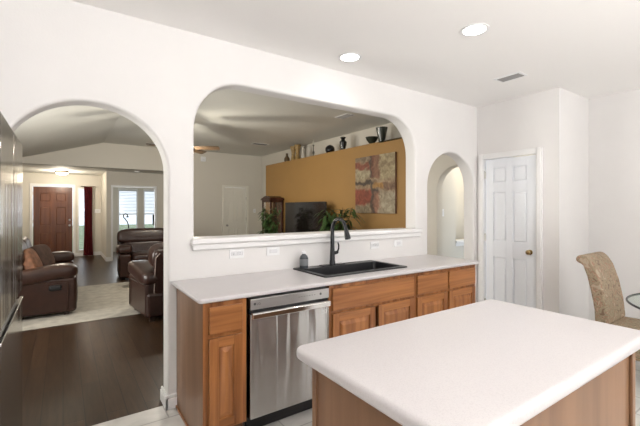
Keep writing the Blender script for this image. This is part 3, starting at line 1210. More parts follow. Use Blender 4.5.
def loc(b):
    return lambda *a, **k: b.box(a[0] - 1.4, a[1] - 1.4, a[2] - .86, a[3] - .86, a[4], a[5], **k)


g = MB()
loc(g)(.782, .800, .562, 1.168, 0, .866, bev=.001)
g.build('side_panel', M['oak_panel'], isl)
g = MB()
loc(g)(2.000, 2.018, .562, 1.168, 0, .866, bev=.001)
g.build('side_panel', M['oak_panel'], isl)
g = MB()
loc(g)(.800, 2.000, .562, .580, 0, .866, bev=.001)
g.build('front_panel', M['oak_panel'], isl)
g = MB()
loc(g)(.800, 2.000, 1.150, 1.168, 0, .866, bev=.001)
g.build('back_panel', M['oak_panel'], isl)
for a in ((1.990, 2.026, .550, .561), (2.0185, 2.028, .5615, .590), (.774, .7815, 1.150, 1.176), (.774, .7815, .552, .578)):
    g = MB()
    loc(g)(*a, 0, .866, bev=.002)
    g.build('corner_moulding', M['oak_panel'], isl)
it = slab('island_top', M['counter'], round_rect(IX0, IX1, IY0, IY1, (.035,) * 4), [], .866, .914, .019)
tag(it, 'large pale worktop with rounded edges on the kitchen island', 'worktop')

# ------------------------------------------------------------------ refrigerator (front faces +x, plane x = -0.19)
fr = thing('refrigerator', 'tall stainless refrigerator at the left edge of the kitchen', 'refrigerator', (-.19, 2.255, 0))
g = MB()
g.box(-.80, -.065, -.460, .460, .02, 1.765, .006)
g.build('case', M['fridge'], fr)
for y0, y1 in ((-.46, -.003), (.003, .46)):
    d = MB().box(-.060, 0, y0, y1, .980, 1.80, .008, 3).build('door', M['fridge'], fr)
    ye = y1 if y0 < -.1 else y0
    MB().box(-.05, -.012, ye - .002, ye + .002, 1.0, 1.70).build('pocket_grip', M['black'], d)
MB().box(-.064, -.030, -.455, .455, .925, .985).build('grip_channel', M['black'], fr)
d = MB().box(-.060, 0, -.46, .46, .07, .925, .008, 3).build('drawer', M['fridge'], fr)
MB().box(-.012, .004, -.455, .455, .926, .938, .003).build('drawer_handle', M['chrome'], d)
MB().box(-.75, -.08, -.44, .44, 0, .03).build('base_grille', M['black'], fr)

# ------------------------------------------------------------------ ceiling fittings
def can(x, y, label, power):
    t = thing('recessed_light', label, 'ceiling light', (x, y, KC))
    MB().lathe([(.078, -.001), (.100, -.0015), (.100, -.006), (.084, -.009), (.078, -.006), (.078, -.001)], n=36).build('trim_ring', M['white'], t)
    MB().lathe([(0, -.0075), (.05, -.0075), (.0775, -.005), (.0775, -.0005), (0, -.0005)], n=36).build('lens', M['lens'], t)
    d = bpy.data.lights.new('recessed_lamp', 'SPOT')
    d.energy = power
    d.spot_size = R(150)
    d.spot_blend = 0.9
    d.shadow_soft_size = .07
    d.color = (1.0, .955, .89)
    o = bpy.data.objects.new('recessed_lamp', d)
    COL.objects.link(o)
    o.parent = t
    o.location = (0, 0, -.03)
    return t


can(2.035, 2.500, 'round lit recessed ceiling light close to the pass-through wall', 10)
can(2.470, 1.599, 'round lit recessed ceiling light in mid ceiling above the island', 15)


def ceil_vent(loc_, rz, wd, dp, label, slats=6):
    t = thing('ceiling_vent', label, 'vent', loc_, rz)
    g = MB()
    b2 = .022
    g.box(-wd / 2, wd / 2, -dp / 2, -dp / 2 + b2, -.008, -.0005, .002)
    g.box(-wd / 2, wd / 2, dp / 2 - b2, dp / 2, -.008, -.0005, .002)
    g.box(-wd / 2, -wd / 2 + b2, -dp / 2 + b2, dp / 2 - b2, -.008, -.0005, .002)
    g.box(wd / 2 - b2, wd / 2, -dp / 2 + b2, dp / 2 - b2, -.008, -.0005, .002)
    g.build('vent_frame', M['white'], t)
    MB().box(-wd / 2 + b2, wd / 2 - b2, -dp / 2 + b2, dp / 2 - b2, -.0015, -.0005).build('vent_cavity', M['ventdark'], t)
    for i in range(slats):
        y = -dp / 2 + b2 + (dp - 2 * b2) * (i + .5) / slats
        m = Matrix.Translation((0, y, -.006)) @ Matrix.Rotation(R(38), 4, 'X')
        MB().box(-wd / 2 + b2, wd / 2 - b2, -.007, .007, -.0008, .0008, mat=m).build('slat', M['vent'], t)
    return t


ceil_vent((3.655, 1.975, KC), R(90), .26, .16, 'white louvred vent in the kitchen ceiling near the pantry corner')
ceil_vent((4.06, 5.12, LC), R(90), .36, .20, 'louvred vent in the living room ceiling above the ochre wall')
ceil_vent((4.07, 8.56, LC), 0, .42, .22, 'louvred vent in the living room ceiling near the far wall')
sd = thing('smoke_detector', 'small round white smoke detector on the ceiling edge by the foyer', 'smoke detector', (1.65, 11.1, 2.44))
MB().lathe([(0, -.036), (.04, -.034), (.062, -.022), (.066, -.0005), (0, -.0005)]).build('detector_body', M['white'], sd)

# ------------------------------------------------------------------ living room
# ceiling fan
fn = thing('ceiling_fan', 'brown bladed ceiling fan partly hidden behind the pass-through edge', 'fan', (1.78, 6.86, LC), 0)
MB().lathe([(0, -.001), (.075, -.001), (.072, -.03), (.035, -.065), (0, -.065)]).build('canopy', M['bronze'], fn)
MB().tube([(0, 0, -.05), (0, 0, -.42)], .013, 10).build('downrod', M['bronze'], fn)
MB().lathe([(0, -.42), (.05, -.42), (.10, -.45), (.115, -.50), (.115, -.57), (.07, -.62), (0, -.62)]).build('motor', M['bronze'], fn)
for k in range(5):
    a = R(-33 + 72 * k)
    bl = MB()
    mt = Matrix.Rotation(a, 4, 'Z') @ Matrix.Translation((0, 0, -.535)) @ Matrix.Rotation(R(-20), 4, 'X')
    bl.prism([(.19, -.055), (.60, -.068), (.625, -.055), (.63, 0), (.625, .055), (.60, .068), (.19, .055)], 2, -.004, .004, .002, 1, mat=mt)
    b_ = bl.build('blade', M['fanblade'], fn)
    ar = MB()
    ar.box(.09, .24, -.018, .018, .005, .012, .003, mat=mt)
    ar.build('blade_bracket', M['bronze'], b_)
g = MB()
g.lathe([(0, -.62), (.05, -.62), (.05, -.66), (0, -.66)])
for k in range(3):
    a = 2 * PI * k / 3 + .4
    g.tube([(.03 * math.cos(a), .03 * math.sin(a), -.64), (.10 * math.cos(a), .10 * math.sin(a), -.65)], .009, 8)
g.build('light_kit', M['bronze'], fn)
for k in range(3):
    a = 2 * PI * k / 3 + .4
    MB().lathe([(.025, -.04), (.045, -.02), (.062, .03), (.058, .032), (.042, -.015), (.02, -.035), (.025, -.04)],
               (.13 * math.cos(a), .13 * math.sin(a), -.64)).build('glass_shade', M['globe'], fn)
d = bpy.data.lights.new('fan_lamp', 'POINT')
d.energy = 95
d.shadow_soft_size = .06
d.color = (1.0, .93, .80)
o = bpy.data.objects.new('fan_lamp', d)
COL.objects.link(o)
o.parent = fn
o.location = (0, 0, -.70)

# foyer flush light
fl = thing('flush_light', 'lit frosted dome light on the foyer ceiling before the front door', 'ceiling light', (-.02, 12.2, 2.44))
MB().lathe([(0, -.0005), (.15, -.0005), (.155, -.03), (.14, -.04), (0, -.04)], n=36).build('light_base', M['bronze'], fl)
MB().lathe([(.14, -.036), (.138, -.06), (.10, -.095), (.04, -.113), (0, -.115)], n=36).build('glass_dome', M['globe'], fl)
d = bpy.data.lights.new('foyer_lamp', 'POINT')
d.energy = 44
d.shadow_soft_size = .12
d.color = (1.0, .90, .74)
o = bpy.data.objects.new('foyer_lamp', d)
COL.objects.link(o)
o.parent = fl
o.location = (0, 0, -.22)
d = bpy.data.lights.new('hall_lamp', 'POINT')
d.energy = 26
d.shadow_soft_size = .10
d.color = (1.0, .90, .74)
hl = thing('hall_light', 'lit frosted dome light on the side hall ceiling past the right arch', 'ceiling light', (5.85, 3.40, GZ))
MB().lathe([(0, -.0005), (.14, -.0005), (.145, -.03), (0, -.03)], n=28).build('light_base', M['bronze'], hl)
MB().lathe([(.135, -.03), (.12, -.065), (.06, -.09), (0, -.095)], n=28).build('glass_dome', M['globe'], hl)
o = bpy.data.objects.new('hall_lamp', d)
COL.objects.link(o)
o.parent = hl
o.location = (0, 0, -.20)

# curtain
cu = MB()
tb = bmesh.new()
n = 40
prev = None
colm = []
for i in range(n + 1):
    u = i / n
    col = []
    for j in range(9):
        v = j / 8
        wdt = .255 * (1 - .16 * math.sin(PI * v)) * (.86 + .14 * (1 - v))
        x = -wdt / 2 + wdt * u
        y = .028 * math.sin(u * 2 * PI * 5) * (.7 + .3 * v)
        col.append(tb.verts.new((x, y, .02 + 2.06 * v)))
    colm.append(col)
for i in range(n):
    for j in range(8):
        tb.faces.new((colm[i][j], colm[i + 1][j], colm[i + 1][j + 1], colm[i][j + 1]))
bmesh.ops.solidify(tb, geom=tb.faces[:], thickness=.006)
ct = thing('curtain', 'burgundy curtain hanging beside the front door sidelight', 'curtain', (.625, 13.20, 0))
cu.merge(tb)
cu.build('drape', M['curtain'], ct, angle=80)
g = MB()
g.tube([(-.19, 0, 2.09), (.19, 0, 2.09)], .010, 8)
g.tube([(-.15, 0, 2.09), (-.15, .10, 2.09)], .006, 6)
g.tube([(.15, 0, 2.09), (.15, .10, 2.09)], .006, 6)
g.build('curtain_rod', M['bronze'], ct)


def plate(name, label, cat, loc_, rz, w_=.07, h_=.115, mat=None):
    t = thing(name, label, cat, loc_, rz)
    MB().box(-w_ / 2, w_ / 2, -.008, -.0005, -h_ / 2, h_ / 2, .003).build('cover_plate', mat or M['white'], t)
    MB().box(-w_ * .22, w_ * .22, -.012, -.007, -h_ * .28, h_ * .28, .002).build('rocker', M['slot'], t)
    return t


plate('light_switch', 'white switch plate on the foyer wall right of the burgundy curtain', 'switch', (.872, 13.30, 1.353), 0, .16, .12)
plate('light_switch', 'white switch plate on the far living room wall right of the cream door', 'switch', (4.855, 10.60, 1.36), 0, .08, .12)
plate('light_switch', 'white switch plate on the hall wall past the right archway', 'switch', (4.965, 3.78, 1.367), 0, .075, .118)
ms = thing('motion_sensor', 'small white box high on the far living room wall', 'sensor', (3.272, 10.60, 2.83))
MB().box(-.07, .07, -.05, -.0005, -.07, .07, .015, 3).build('sensor_body', M['white'], ms)
MB().box(-.035, .035, -.054, -.049, -.045, .005, .004).build('sensor_lens', M['slot'], ms)

# rug
g = MB()
g.prism(round_rect(-.42, 2.6, 5.56, 8.10, (.02,) * 4), 2, .0005, .007, .002)
tag(g.build('area_rug', M['rug']), 'pale beige area rug on the dark floor between sofa and recliners', 'rug')


# leather seating -----------------------------------------------------------------------------------------------
def leather_seat(name, label, cat, loc_, rz, width, seats, mat, lever=False, depth=.97, back_h=.98, pad=.575, inset=.05):
    """local frame: faces -y, x across; front at y = -depth/2"""
    t = thing(name, label, cat, loc_, rz)
    hw, hd = width / 2, depth / 2
    aw = .25
    g = MB()
    g.box(-hw + .03, hw - .03, -hd + .07, hd - .06, .05, .36, .04, 3)
    g.build('seat_base', mat, t)
    for sx in (-1, 1):
        for sy in (-1, 1):
            MB().box(sx * (hw - .10) - .03, sx * (hw - .10) + .03, sy * (hd - .14) - .03, sy * (hd - .14) + .03, 0, .06).build('foot', M['darkleg'], t)
    for s in (-1, 1):
        a = MB()
        cx = s * (hw - aw / 2)
        a.box(cx - aw / 2 + .015, cx + aw / 2 - .015, -hd + .03, hd - .10, .045, .52, .045, 3)
        arm = a.build('arm', mat, t)
        p = MB()
        p.sup((cx, -.02, pad), (aw / 2 + .022, hd - .035, .10), .55, .42, 28,
              warp=lambda v: (v.x, v.y, v.z + .035 * math.sin(max(-1, min(1, v.y / hd)) * 2.2) * -1))
        p.build('arm_pad', mat, arm)
        q = MB()
        xo = cx + s * (aw / 2 - .008)
        q.tube([(xo, -hd + .13, .10), (xo, -hd + .13, .44), (xo, -hd + .20, .46), (xo, hd - .20, .46)], .006, 6)
        q.build('piping', mat, arm)
        if lever and s == lever:
            h = MB()
            h.box(xo - .012, xo + .012, -hd + .20, -hd + .34, .355, .425, .02, 3)
            h.build('lever_cup', M['black'], arm)
            h = MB()
            h.box(xo - .002, xo + .020, -hd + .235, -hd + .315, .378, .402, .008, 2)
            h.build('recline_lever', M['screen'], arm)
    iw = (width - 2 * aw) / seats
    for k in range(seats):
        cx = -hw + aw + iw * (k + .5)
        c1 = MB()
        c1.sup((cx, -.10, .415), (iw / 2 + .002, hd - .115, .105), .45, .3, 28)
        c1.build('seat_cushion', mat, t)
        c1 = MB()
        c1.sup((cx, -hd + .075, .24), (iw / 2 - .004, .065, .17), .4, .3, 24)
        c1.build('footrest_panel', mat, t)
        lean = Matrix.Translation((cx, hd - .30, .45)) @ Matrix.Rotation(R(-13), 4, 'X')
        hwid = iw / 2 + .02 if seats > 1 else hw - inset + .015
        c2 = MB()
        c2.sup((0, 0, .13), (iw / 2 + .002 if seats > 1 else hw - inset - .09, .12, .17), .5, .35, 28, mat=lean)
        bk = c2.build('back_cushion', mat, t)
        c3 = MB()
        c3.sup((0, .0, back_h - .615), (hwid, .15, .17), .55, .38, 28, mat=lean)
        c3.build('head_cushion', mat, bk)
        q = MB()
        q.tube([(-iw / 2 + .05, -.145, .36), (0, -.158, .34), (iw / 2 - .05, -.145, .36)], .005, 6, mat=lean)
        q.build('seam', M['leather2'], bk)
    rb = MB()
    lean = Matrix.Translation((0, hd - .20, .10)) @ Matrix.Rotation(R(-9), 4, 'X')
    bw = hw - aw + .075 if seats > 1 else hw - inset
    rb.box(-bw, bw, -.05, .075, 0, back_h - .16, .055, 4, mat=lean)
    bo = rb.build('outer_back', mat, t)
    for s in (-1, 1):
        rp = MB()
        rp.tube([(s * (bw - .004), .062, .06), (s * (bw - .004), .062, back_h - .25), (s * (bw - .05), .074, back_h - .19)], .006, 6, mat=lean)
        rp.build('piping', M['stitch'], bo)
    return t


# sofa faces +x (towards the ochre wall): arms at y = 6.0 and 8.05
leather_seat('leather_sofa', 'brown leather reclining sofa left of the rug', 'sofa', (-.30, 7.03, 0), R(90), 2.06, 2, M['leather'], lever=-1, pad=.555)
leather_seat('leather_recliner', 'dark leather recliner at the far side of the rug, facing the kitchen', 'recliner', (1.46, 8.72, 0), R(-4), 1.08, 1, M['leather2'], back_h=1.00, inset=.02)
leather_seat('leather_recliner', 'dark leather recliner nearest the arch, turned away from the kitchen', 'recliner', (1.285, 5.52, 0), R(186), .98, 1, M['leather2'], inset=.11)


def pillow(label, loc_, rx, rz, mat, s=.23, th=.085):
    g = MB()

    def wp_(v):
        k = 1 - .10 * (1 - abs(v.x / s)) * 1
        return (v.x * (1 - .05 * (1 - (v.z / s) ** 2)), v.y, v.z * (1 - .05 * (1 - (v.x / s) ** 2)))
    g.sup((0, 0, 0), (s, th, s), .62, .40, 28, warp=wp_)
    o = g.build('throw_pillow', mat)
    o.rotation_euler = (rx, 0, rz)
    o.location = loc_
    return tag(o, label, 'pillow')


pillow('rust orange throw pillow against the near arm of the sofa', (-.37, 6.47, .705), R(-24), R(80), M['rust'], .19)
pillow('dark brown throw pillow behind the rust pillow on the sofa', (-.26, 6.86, .715), R(-22), R(66), M['cocoa'], .20)
pillow('grey throw pillow against the sofa back behind the others', (-.52, 7.30, .80), R(-16), R(84), M['greypillow'], .20)
ot = thing('ottoman', 'small beige round ottoman between the two dark recliners', 'ottoman', (1.24, 7.50, .015))
MB().lathe([(0, .05), (.20, .05), (.215, .08), (.22, .25), (.21, .27), (0, .27)]).build('ottoman_body', M['beige'], ot)
MB().lathe([(0, .27), (.21, .27), (.235, .295), (.23, .345), (.17, .38), (0, .39)]).build('cushion', M['beige'], ot)
for k in range(3):
    a = 2 * PI * k / 3
    MB().lathe([(0, 0), (.02, 0), (.026, .055), (0, .055)], (.14 * math.cos(a), .14 * math.sin(a), 0), 12).build('foot', M['darkleg'], ot)

# TV on a low console in front of the ochre wall
tc_ = thing('media_console', 'low dark wood media console under the television', 'console', (4.40, 7.03, 0))
g = MB()
g.box(-.21, .21, -.72, .72, .54, .57, .005)
g.box(-.20, .20, -.70, -.67, .04, .54)
g.box(-.20, .20, .67, .70, .04, .54)
g.box(-.20, .20, -.67, .67, .04, .07)
g.box(.18, .20, -.67, .67, .07, .54)
g.box(-.20, .20, -.24, -.22, .07, .54)
g.box(-.20, .20, .22, .24, .07, .54)
g.build('console_case', M['mahog'], tc_)
for a, b2 in ((-.665, -.242), (-.218, .218), (.242, .665)):
    d_ = MB().box(-.215, -.198, a, b2, .075, .535, .004).build('door', M['mahog'], tc_)
    MB().lathe([(0, 0), (.012, 0), (.010, .02), (0, .022)], mat=Matrix.Translation((-.215, b2 - .05, .32)) @ Matrix.Rotation(R(-90), 4, 'Y')).build('knob', M['nickel'], d_)
for y in (-.66, .66):
    for x in (-.17, .17):
        MB().box(x - .025, x + .025, y - .025, y + .025, 0, .04).build('foot', M['mahog'], tc_)
tv = thing('television', 'large dark flat-screen television before the ochre wall', 'television', (4.42, 7.03, .57))
MB().box(-.02, .02, -.835, .835, .055, 1.005, .006, 2).build('tv_case', M['black'], tv)
MB().box(-.0225, -.0195, -.823, .823, .072, .993).build('screen', M['screen'], tv)
for s in (-.5, .5):
    MB().prism([(-.14, .0005), (.14, .0005), (.14, .012), (.02, .08), (-.02, .08), (-.14, .012)], 1, s - .012, s + .012).build('stand_leg', M['black'], tv)

# curio cabinet
cc = thing('curio_cabinet', 'tall mahogany curio cabinet with glass sides left of the television', 'cabinet', (4.42, 8.62, 0))
x0, x1, y0, y1, zt = -.16, .20, -.26, .22, 1.64
g = MB()
for x in (x0, x1 - .035):
    for y in (y0, y1 - .035):
        g.box(x, x + .035, y, y + .035, .10, zt, .003)
g.box(x0, x1, y0, y1, .0, .12, .006)
g.box(x0, x1, y0, y1, zt - .05, zt, .004)
g.build('cabinet_frame', M['mahog'], cc)
g = MB()
g.box(x0 - .03, x1 + .02, y0 - .03, y1 + .03, zt, zt + .035, .012, 3)
g.box(x0 - .015, x1 + .01, y0 - .015, y1 + .015, zt + .033, zt + .065, .012, 3)
g.prism([(y0 + .02, zt + .06), (y1 - .02, zt + .06), (y1 - .10, zt + .10), (0, zt + .115), (y0 + .10, zt + .10)], 0, x0, x1 - .02, .006)
g.build('crown', M['mahog'], cc)
for z in (.5, .88, 1.25):
    MB().box(x0 + .04, x1 - .012, y0 + .04, y1 - .04, z, z + .008).build('shelf', M['tableglass'], cc)
MB().box(x0 + .012, x0 + .017, y0 + .035, y1 - .035, .12, zt - .05).build('door_pane', M['glass'], cc)
MB().box(x0 + .035, x1 - .035, y0 + .012, y0 + .017, .12, zt - .05).build('side_pane', M['glass'], cc)
MB().box(x0 + .035, x1 - .035, y1 - .017, y1 - .012, .12, zt - .05).build('side_pane', M['glass'], cc)
MB().box(x1 - .010, x1 - .004, y0 + .035, y1 - .035, .12, zt - .05).build('back_panel', M['mahog'], cc)


# plants
def leafy(name, label, loc_, h0, spread, nst, nl, seed, pot_r=.17):
    rnd = random.Random(seed)
    t = thing(name, label, 'plant', loc_)
    MB().lathe([(0, 0), (pot_r * .72, 0), (pot_r * .8, .03), (pot_r, .30), (pot_r * 1.06, .33), (pot_r * .94, .335), (pot_r * .88, .27), (0, .27)]).build('pot', M['pot'], t)
    MB().lathe([(0, .274), (pot_r * .86, .272), (pot_r * .86, .268), (0, .268)]).build('soil', M['soil'], t)
    sm, lf = MB(), bmesh.new()
    for i in range(nst):
        a = rnd.uniform(0, 2 * PI)
        lean = rnd.uniform(.1, 1) * spread * .55
        hh = h0 * rnd.uniform(.62, 1.0)
        base = Vector((rnd.uniform(-.5, .5) * pot_r, rnd.uniform(-.5, .5) * pot_r, .26))
        tip = Vector((math.cos(a) * lean, math.sin(a) * lean, hh))
        mid_ = base.lerp(tip, .55) + Vector((0, 0, .05))
        pts_ = [base, base.lerp(mid_, .5), mid_, tip]
        sm.tube(pts_, [.012, .010, .008, .004], 6)
        for j in range(nl):
            f_ = .35 + .65 * rnd.random()
            p = mid_.lerp(tip, (f_ - .55) / .45) if f_ > .55 else base.lerp(mid_, f_ / .55)
            aa = rnd.uniform(0, 2 * PI)
            ln = rnd.uniform(.24, .46) * spread * 1.05
            el = rnd.uniform(.0, .9)
            wd_ = rnd.uniform(.016, .030)
            dx, dy = math.cos(aa), math.sin(aa)
            px_, py_ = -dy, dx
            prev_ = None
            tipw = loc_[0] + p.x + dx * ln
            tipy = loc_[1] + p.y + dy * ln
            if tipw > 4.58 or (tipw > 4.15 and 6.08 < tipy < 8.95):
                continue
            for k in range(6):
                s_ = k / 5
                out = ln * s_ * math.cos(el * .7)
                up = ln * (math.sin(el) * s_ - (.75 + .2 * el) * s_ * s_)
                wdk = wd_ * (4 * s_ * (1 - s_)) ** .6 + .001
                c_ = p + Vector((dx * out, dy * out, up))
                l_ = lf.verts.new(c_ + Vector((px_, py_, 0)) * wdk + Vector((0, 0, .006)))
                m_ = lf.verts.new(c_)
                r_ = lf.verts.new(c_ - Vector((px_, py_, 0)) * wdk + Vector((0, 0, .006)))
                if prev_:
                    lf.faces.new((prev_[0], prev_[1], m_, l_))
                    lf.faces.new((prev_[1], prev_[2], r_, m_))
                prev_ = (l_, m_, r_)
    sm.build('stems', M['stem'], t)
    fo = MB()
    fo.merge(lf)
    fo.build('foliage', M['leaf'], t, angle=80)
    return t


leafy('potted_plant', 'leafy green plant in front of the mahogany curio cabinet', (3.95, 7.72, 0), 1.50, .42, 13, 40, 3)
leafy('potted_plant', 'arching green plant to the right of the television', (4.16, 5.48, 0), 1.46, .66, 15, 50, 11)

# painting: canvas on the ochre wall, y from 4.453 (right) to 5.495 (left), z 1.34..2.39
P_ = [  # u0,u1,v0,v1,colour,softness,alpha ; u left to right, v bottom to top
    (0.0, .42, .00, .16, (0.257, 0.218, 0.156), .02, .9),
    (-.1, .45, .14, .42, (0.252, 0.051, 0.025), .03, .95),
    (-.1, .45, .50, .58, (0.035, 0.023, 0.020), .02, .9),
    (0.0, .40, .60, .78, (0.390, 0.351, 0.257), .03, .95),
    (-.1, .40, .78, .90, (0.238, 0.059, 0.032), .02, .9),
    (0.0, .40, .92, 1.1, (0.203, 0.156, 0.117), .02, .8),
    (.40, .50, .62, 1.1, (0.043, 0.023, 0.020), .02, .9),
    (.44, .62, .60, 1.1, (0.189, 0.067, 0.035), .02, .75),
    (.46, .66, -.1, .36, (0.281, 0.125, 0.086), .03, .85),
    (.43, .50, .00, .55, (0.047, 0.031, 0.023), .02, .85),
    (.62, 1.1, .58, 1.1, (0.390, 0.335, 0.218), .03, .95),
    (.62, 1.1, .80, .88, (0.156, 0.101, 0.055), .02, .6),
    (.62, 1.1, .40, .52, (0.187, 0.101, 0.062), .02, .8),
    (.62, 1.1, -.1, .36, (0.390, 0.351, 0.281), .03, .95),
    (.50, .72, .40, .53, (0.390, 0.211, 0.055), .02, .9),
    (.47, .62, .34, .40, (0.039, 0.023, 0.020), .02, .9),
]
ar = thing('wall_painting', 'square abstract canvas in red, cream and black on the ochre wall', 'painting', (GX, 4.975, 1.868))
MB().box(-.040, -.001, -.520, .520, -.522, .522, .003).build('stretcher_frame', M['canvas'], ar)
MB().box(-.0425, -.0395, -.518, .518, -.520, .520).build('canvas', artmat('abstract paint', P_, (.34, .25, .17)), ar)

# ledge ornaments
LZ = GZ + .0205


def vase(name, label, cat, x, y, prof, mat, n=28):
    g = MB()
    g.lathe(prof, n=n)
    o = g.build(name, mat)
    o.location = (x, y, LZ)
    return tag(o, label, cat)


vase('bottle_vase', 'small brown bottle vase, leftmost on the ledge over the ochre wall', 'vase', 4.80, 8.48,
     [(0, 0), (.055, 0), (.075, .05), (.07, .11), (.03, .17), (.028, .22), (.036, .235), (.02, .235), (.02, .18), (0, .18)], M['brownceram'])
# twin ochre vases with flaring tops
vase('flared_vase', 'tall ochre flared vase, left one of the touching pair on the ledge', 'vase', 4.82, 8.19,
     [(0, 0), (.07, 0), (.062, .05), (.045, .15), (.05, .25), (.085, .37), (.09, .375), (.08, .37), (.04, .24), (.03, .1), (0, .08)], M['ochre'])
vase('flared_vase', 'tall ochre flared vase, right one of the touching pair on the ledge', 'vase', 4.80, 7.95,
     [(0, 0), (.07, 0), (.062, .05), (.045, .15), (.05, .25), (.085, .38), (.09, .385), (.08, .38), (.04, .24), (.03, .1), (0, .08)], M['ochre'])
vase('slender_vase', 'pale slender vase between the ochre pair and the thin candlestick', 'vase', 4.80, 7.69,
     [(0, 0), (.045, 0), (.05, .06), (.035, .16), (.022, .24), (.028, .27), (.018, .27), (.015, .2), (0, .2)], M['pale'])
t = thing('candlestick', 'thin tall tarnished candlestick left of the round black vase', 'candlestick', (4.80, 7.236, LZ))
MB().lathe([(0, 0), (.05, 0), (.048, .015), (.018, .03), (.012, .06), (.026, .09), (.026, .12), (.010, .15), (.009, .25), (.02, .27), (.026, .285), (0, .285)]).build('stick', M['pewter'], t)
MB().lathe([(0, .285), (.011, .285), (.009, .39), (0, .40)], n=12).build('candle', M['pale'], t)
vase('round_vase', 'round black ball vase on the ledge', 'vase', 4.80, 6.58,
     [(0, 0), (.045, 0), (.085, .03), (.105, .08), (.10, .13), (.07, .17), (.035, .185), (.03, .19), (.02, .185), (0, .18)], M['blackceram'])
vase('urn_vase', 'tall black urn vase beside the round black ball vase', 'vase', 4.80, 6.12,
     [(0, 0), (.055, 0), (.058, .02), (.05, .05), (.075, .14), (.080, .19), (.045, .225), (.038, .25), (.065, .285), (.06, .288), (.03, .25), (0, .22)], M['blackceram'])
vase('footed_bowl', 'dark footed glass bowl left of the tall tapered vase', 'bowl', 4.82, 5.26,
     [(0, 0), (.05, 0), (.048, .012), (.03, .02), (.06, .05), (.10, .10), (.122, .155), (.116, .155), (.09, .10), (.04, .04), (0, .03)], M['smoke'])
vase('tapered_vase', 'tall tapered dark glass vase, rightmost on the ledge', 'vase', 4.80, 4.975,
     [(0, 0), (.062, 0), (.064, .012), (.05, .02), (.07, .10), (.092, .20), (.11, .285), (.104, .285), (.08, .18), (.05, .05), (0, .04)], M['smoke'])

# study desk with lamp and monitor, seen through the study doorway
dk = thing('study_desk', 'dark wooden desk under the study windows', 'desk', (2.36, 13.25, 0))
MB().box(-.75, .75, -.30, .30, .73, .765, .005).build('desktop', M['mahog'], dk)
for sx in (-.70, .70):
    for sy in (-.26, .26):
        MB().box(sx - .025, sx + .025, sy - .025, sy + .025, 0, .73).build('leg', M['mahog'], dk)
dl = thing('desk_lamp', 'black curved gooseneck desk lamp before the study window', 'lamp', (1.72, 13.2, .766))
MB().lathe([(0, 0), (.075, 0), (.07, .018), (.02, .026), (0, .026)]).build('lamp_base', M['black'], dl)
pts = [(0, 0, .02), (-.01, 0, .14), (-.045, 0, .25), (-.10, 0, .33), (-.15, 0, .39), (-.15, 0, .46), (-.095, 0, .50), (-.04, 0, .47), (-.03, 0, .42)]
MB().tube(pts, .017, 8).build('lamp_arm', M['black'], dl)
MB().lathe([(0, .03), (.02, .03), (.045, -.02), (.04, -.02), (0, .0)], (-.035, 0, .40)).build('lamp_shade', M['black'], dl)
mo = thing('computer_monitor', 'dark monitor on the study desk right of the desk lamp', 'monitor', (2.62, 13.22, .766))
MB().box(-.20, .16, -.02, .015, .12, .46, .006).build('monitor_case', M['black'], mo)
MB().box(-.03, .03, 0, .03, .01, .2).build('monitor_neck', M['black'], mo)
MB().box(-.11, .11, -.08, .08, 0, .012, .004).build('monitor_foot', M['black'], mo)

# ------------------------------------------------------------------ breakfast nook: upholstered chair and glass table
CHX, CHY = 4.05, 1.27
chd = math.atan2(-1, .03) + PI / 2        # local -y faces the table
ch = thing('dining_chair', 'upholstered scroll-back dining chair in brown damask beside the island', 'chair', (CHX, CHY, 0), chd)
g = MB()
prof = []
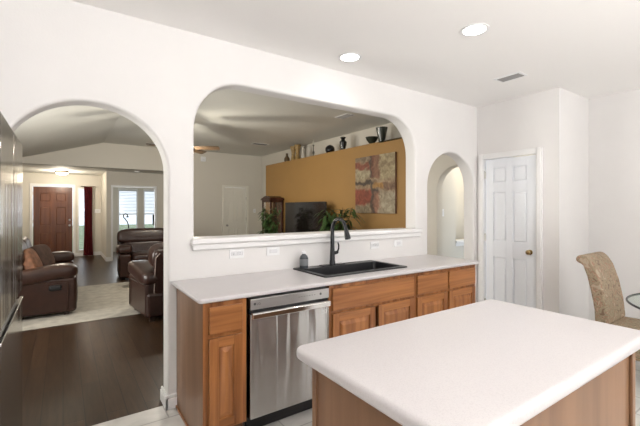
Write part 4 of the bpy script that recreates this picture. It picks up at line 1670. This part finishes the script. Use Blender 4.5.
# side profile (y forward negative, z up): front of back, up, scroll back over, rear face down
front = [(-.045, .44), (-.030, .60), (.005, .78), (.050, .92), (.090, .985)]
scroll = [(.120, 1.015), (.160, 1.022), (.195, 1.005), (.205, .975), (.190, .950), (.165, .945)]
rear = [(.145, .925), (.115, .84), (.085, .70), (.060, .55), (.055, .40)]
g.prism(front + scroll + rear, 0, -.235, .235, .018, 3)
g.build('backrest', M['damask'], ch, angle=50)
g = MB()
g.sup((0, -.235, .385), (.245, .255, .065), .4, .25, 28)
g.build('seat', M['damask'], ch)
g = MB()
g.box(-.235, .235, -.475, .055, .20, .365, .012, 3)
g.build('skirt', M['damask'], ch)
for sx in (-1, 1):
    for y, lean in ((-.45, 0), (.03, .05)):
        lg_ = MB()
        lg_.tube([(sx * .20, y, .24), (sx * .20, y + lean, .0)], [.026, .018], 8)
        lg_.build('leg', M['darkleg'], ch)

tb_ = thing('dining_table', 'round glass-topped dining table at the right edge of the photo', 'table', (3.70, .44, 0))
MB().lathe([(0, .738), (.592, .738), (.592, .750), (0, .750)], n=64).build('glass_top', M['tableglass'], tb_)
MB().lathe([(.5921, .737), (.600, .7375), (.604, .744), (.600, .7505), (.5921, .751), (.5921, .737)], n=64).build('glass_edge', M['glassedge'], tb_)
for k in range(4):
    a = PI / 4 + PI / 2 * k + .3
    ca, sa = math.cos(a), math.sin(a)
    MB().tube([(.34 * ca, .34 * sa, .735), (.22 * ca, .22 * sa, .66), (.09 * ca, .09 * sa, .48), (.07 * ca, .07 * sa, .30), (.16 * ca, .16 * sa, .12), (.33 * ca, .33 * sa, .015)], .016, 8).build('leg', M['black'], tb_)
g = MB()
ringp = [(.10 * math.cos(2 * PI * i / 24), .10 * math.sin(2 * PI * i / 24), .45) for i in range(25)]
g.tube(ringp, .010, 8)
g.build('base_ring', M['black'], tb_)

# repeats share a group
GROUPS = {'base_cabinet': 'oak base cabinets in the kitchen run', 'recessed_light': 'recessed lights in the kitchen ceiling',
          'wall_outlet': 'outlets under the pass-through ledge', 'ceiling_vent': 'ceiling vents', 'light_switch': 'wall switch plates',
          'throw_pillow': 'throw pillows on the sofa', 'potted_plant': 'potted plants by the television',
          'leather_recliner': 'leather recliners by the rug', 'flared_vase': 'ochre flared vases on the ledge'}
for ob in bpy.data.objects:
    st_ = ob.name.split('.')[0]
    if ob.parent is None and 'label' in ob and st_ in GROUPS:
        ob['group'] = GROUPS[st_]
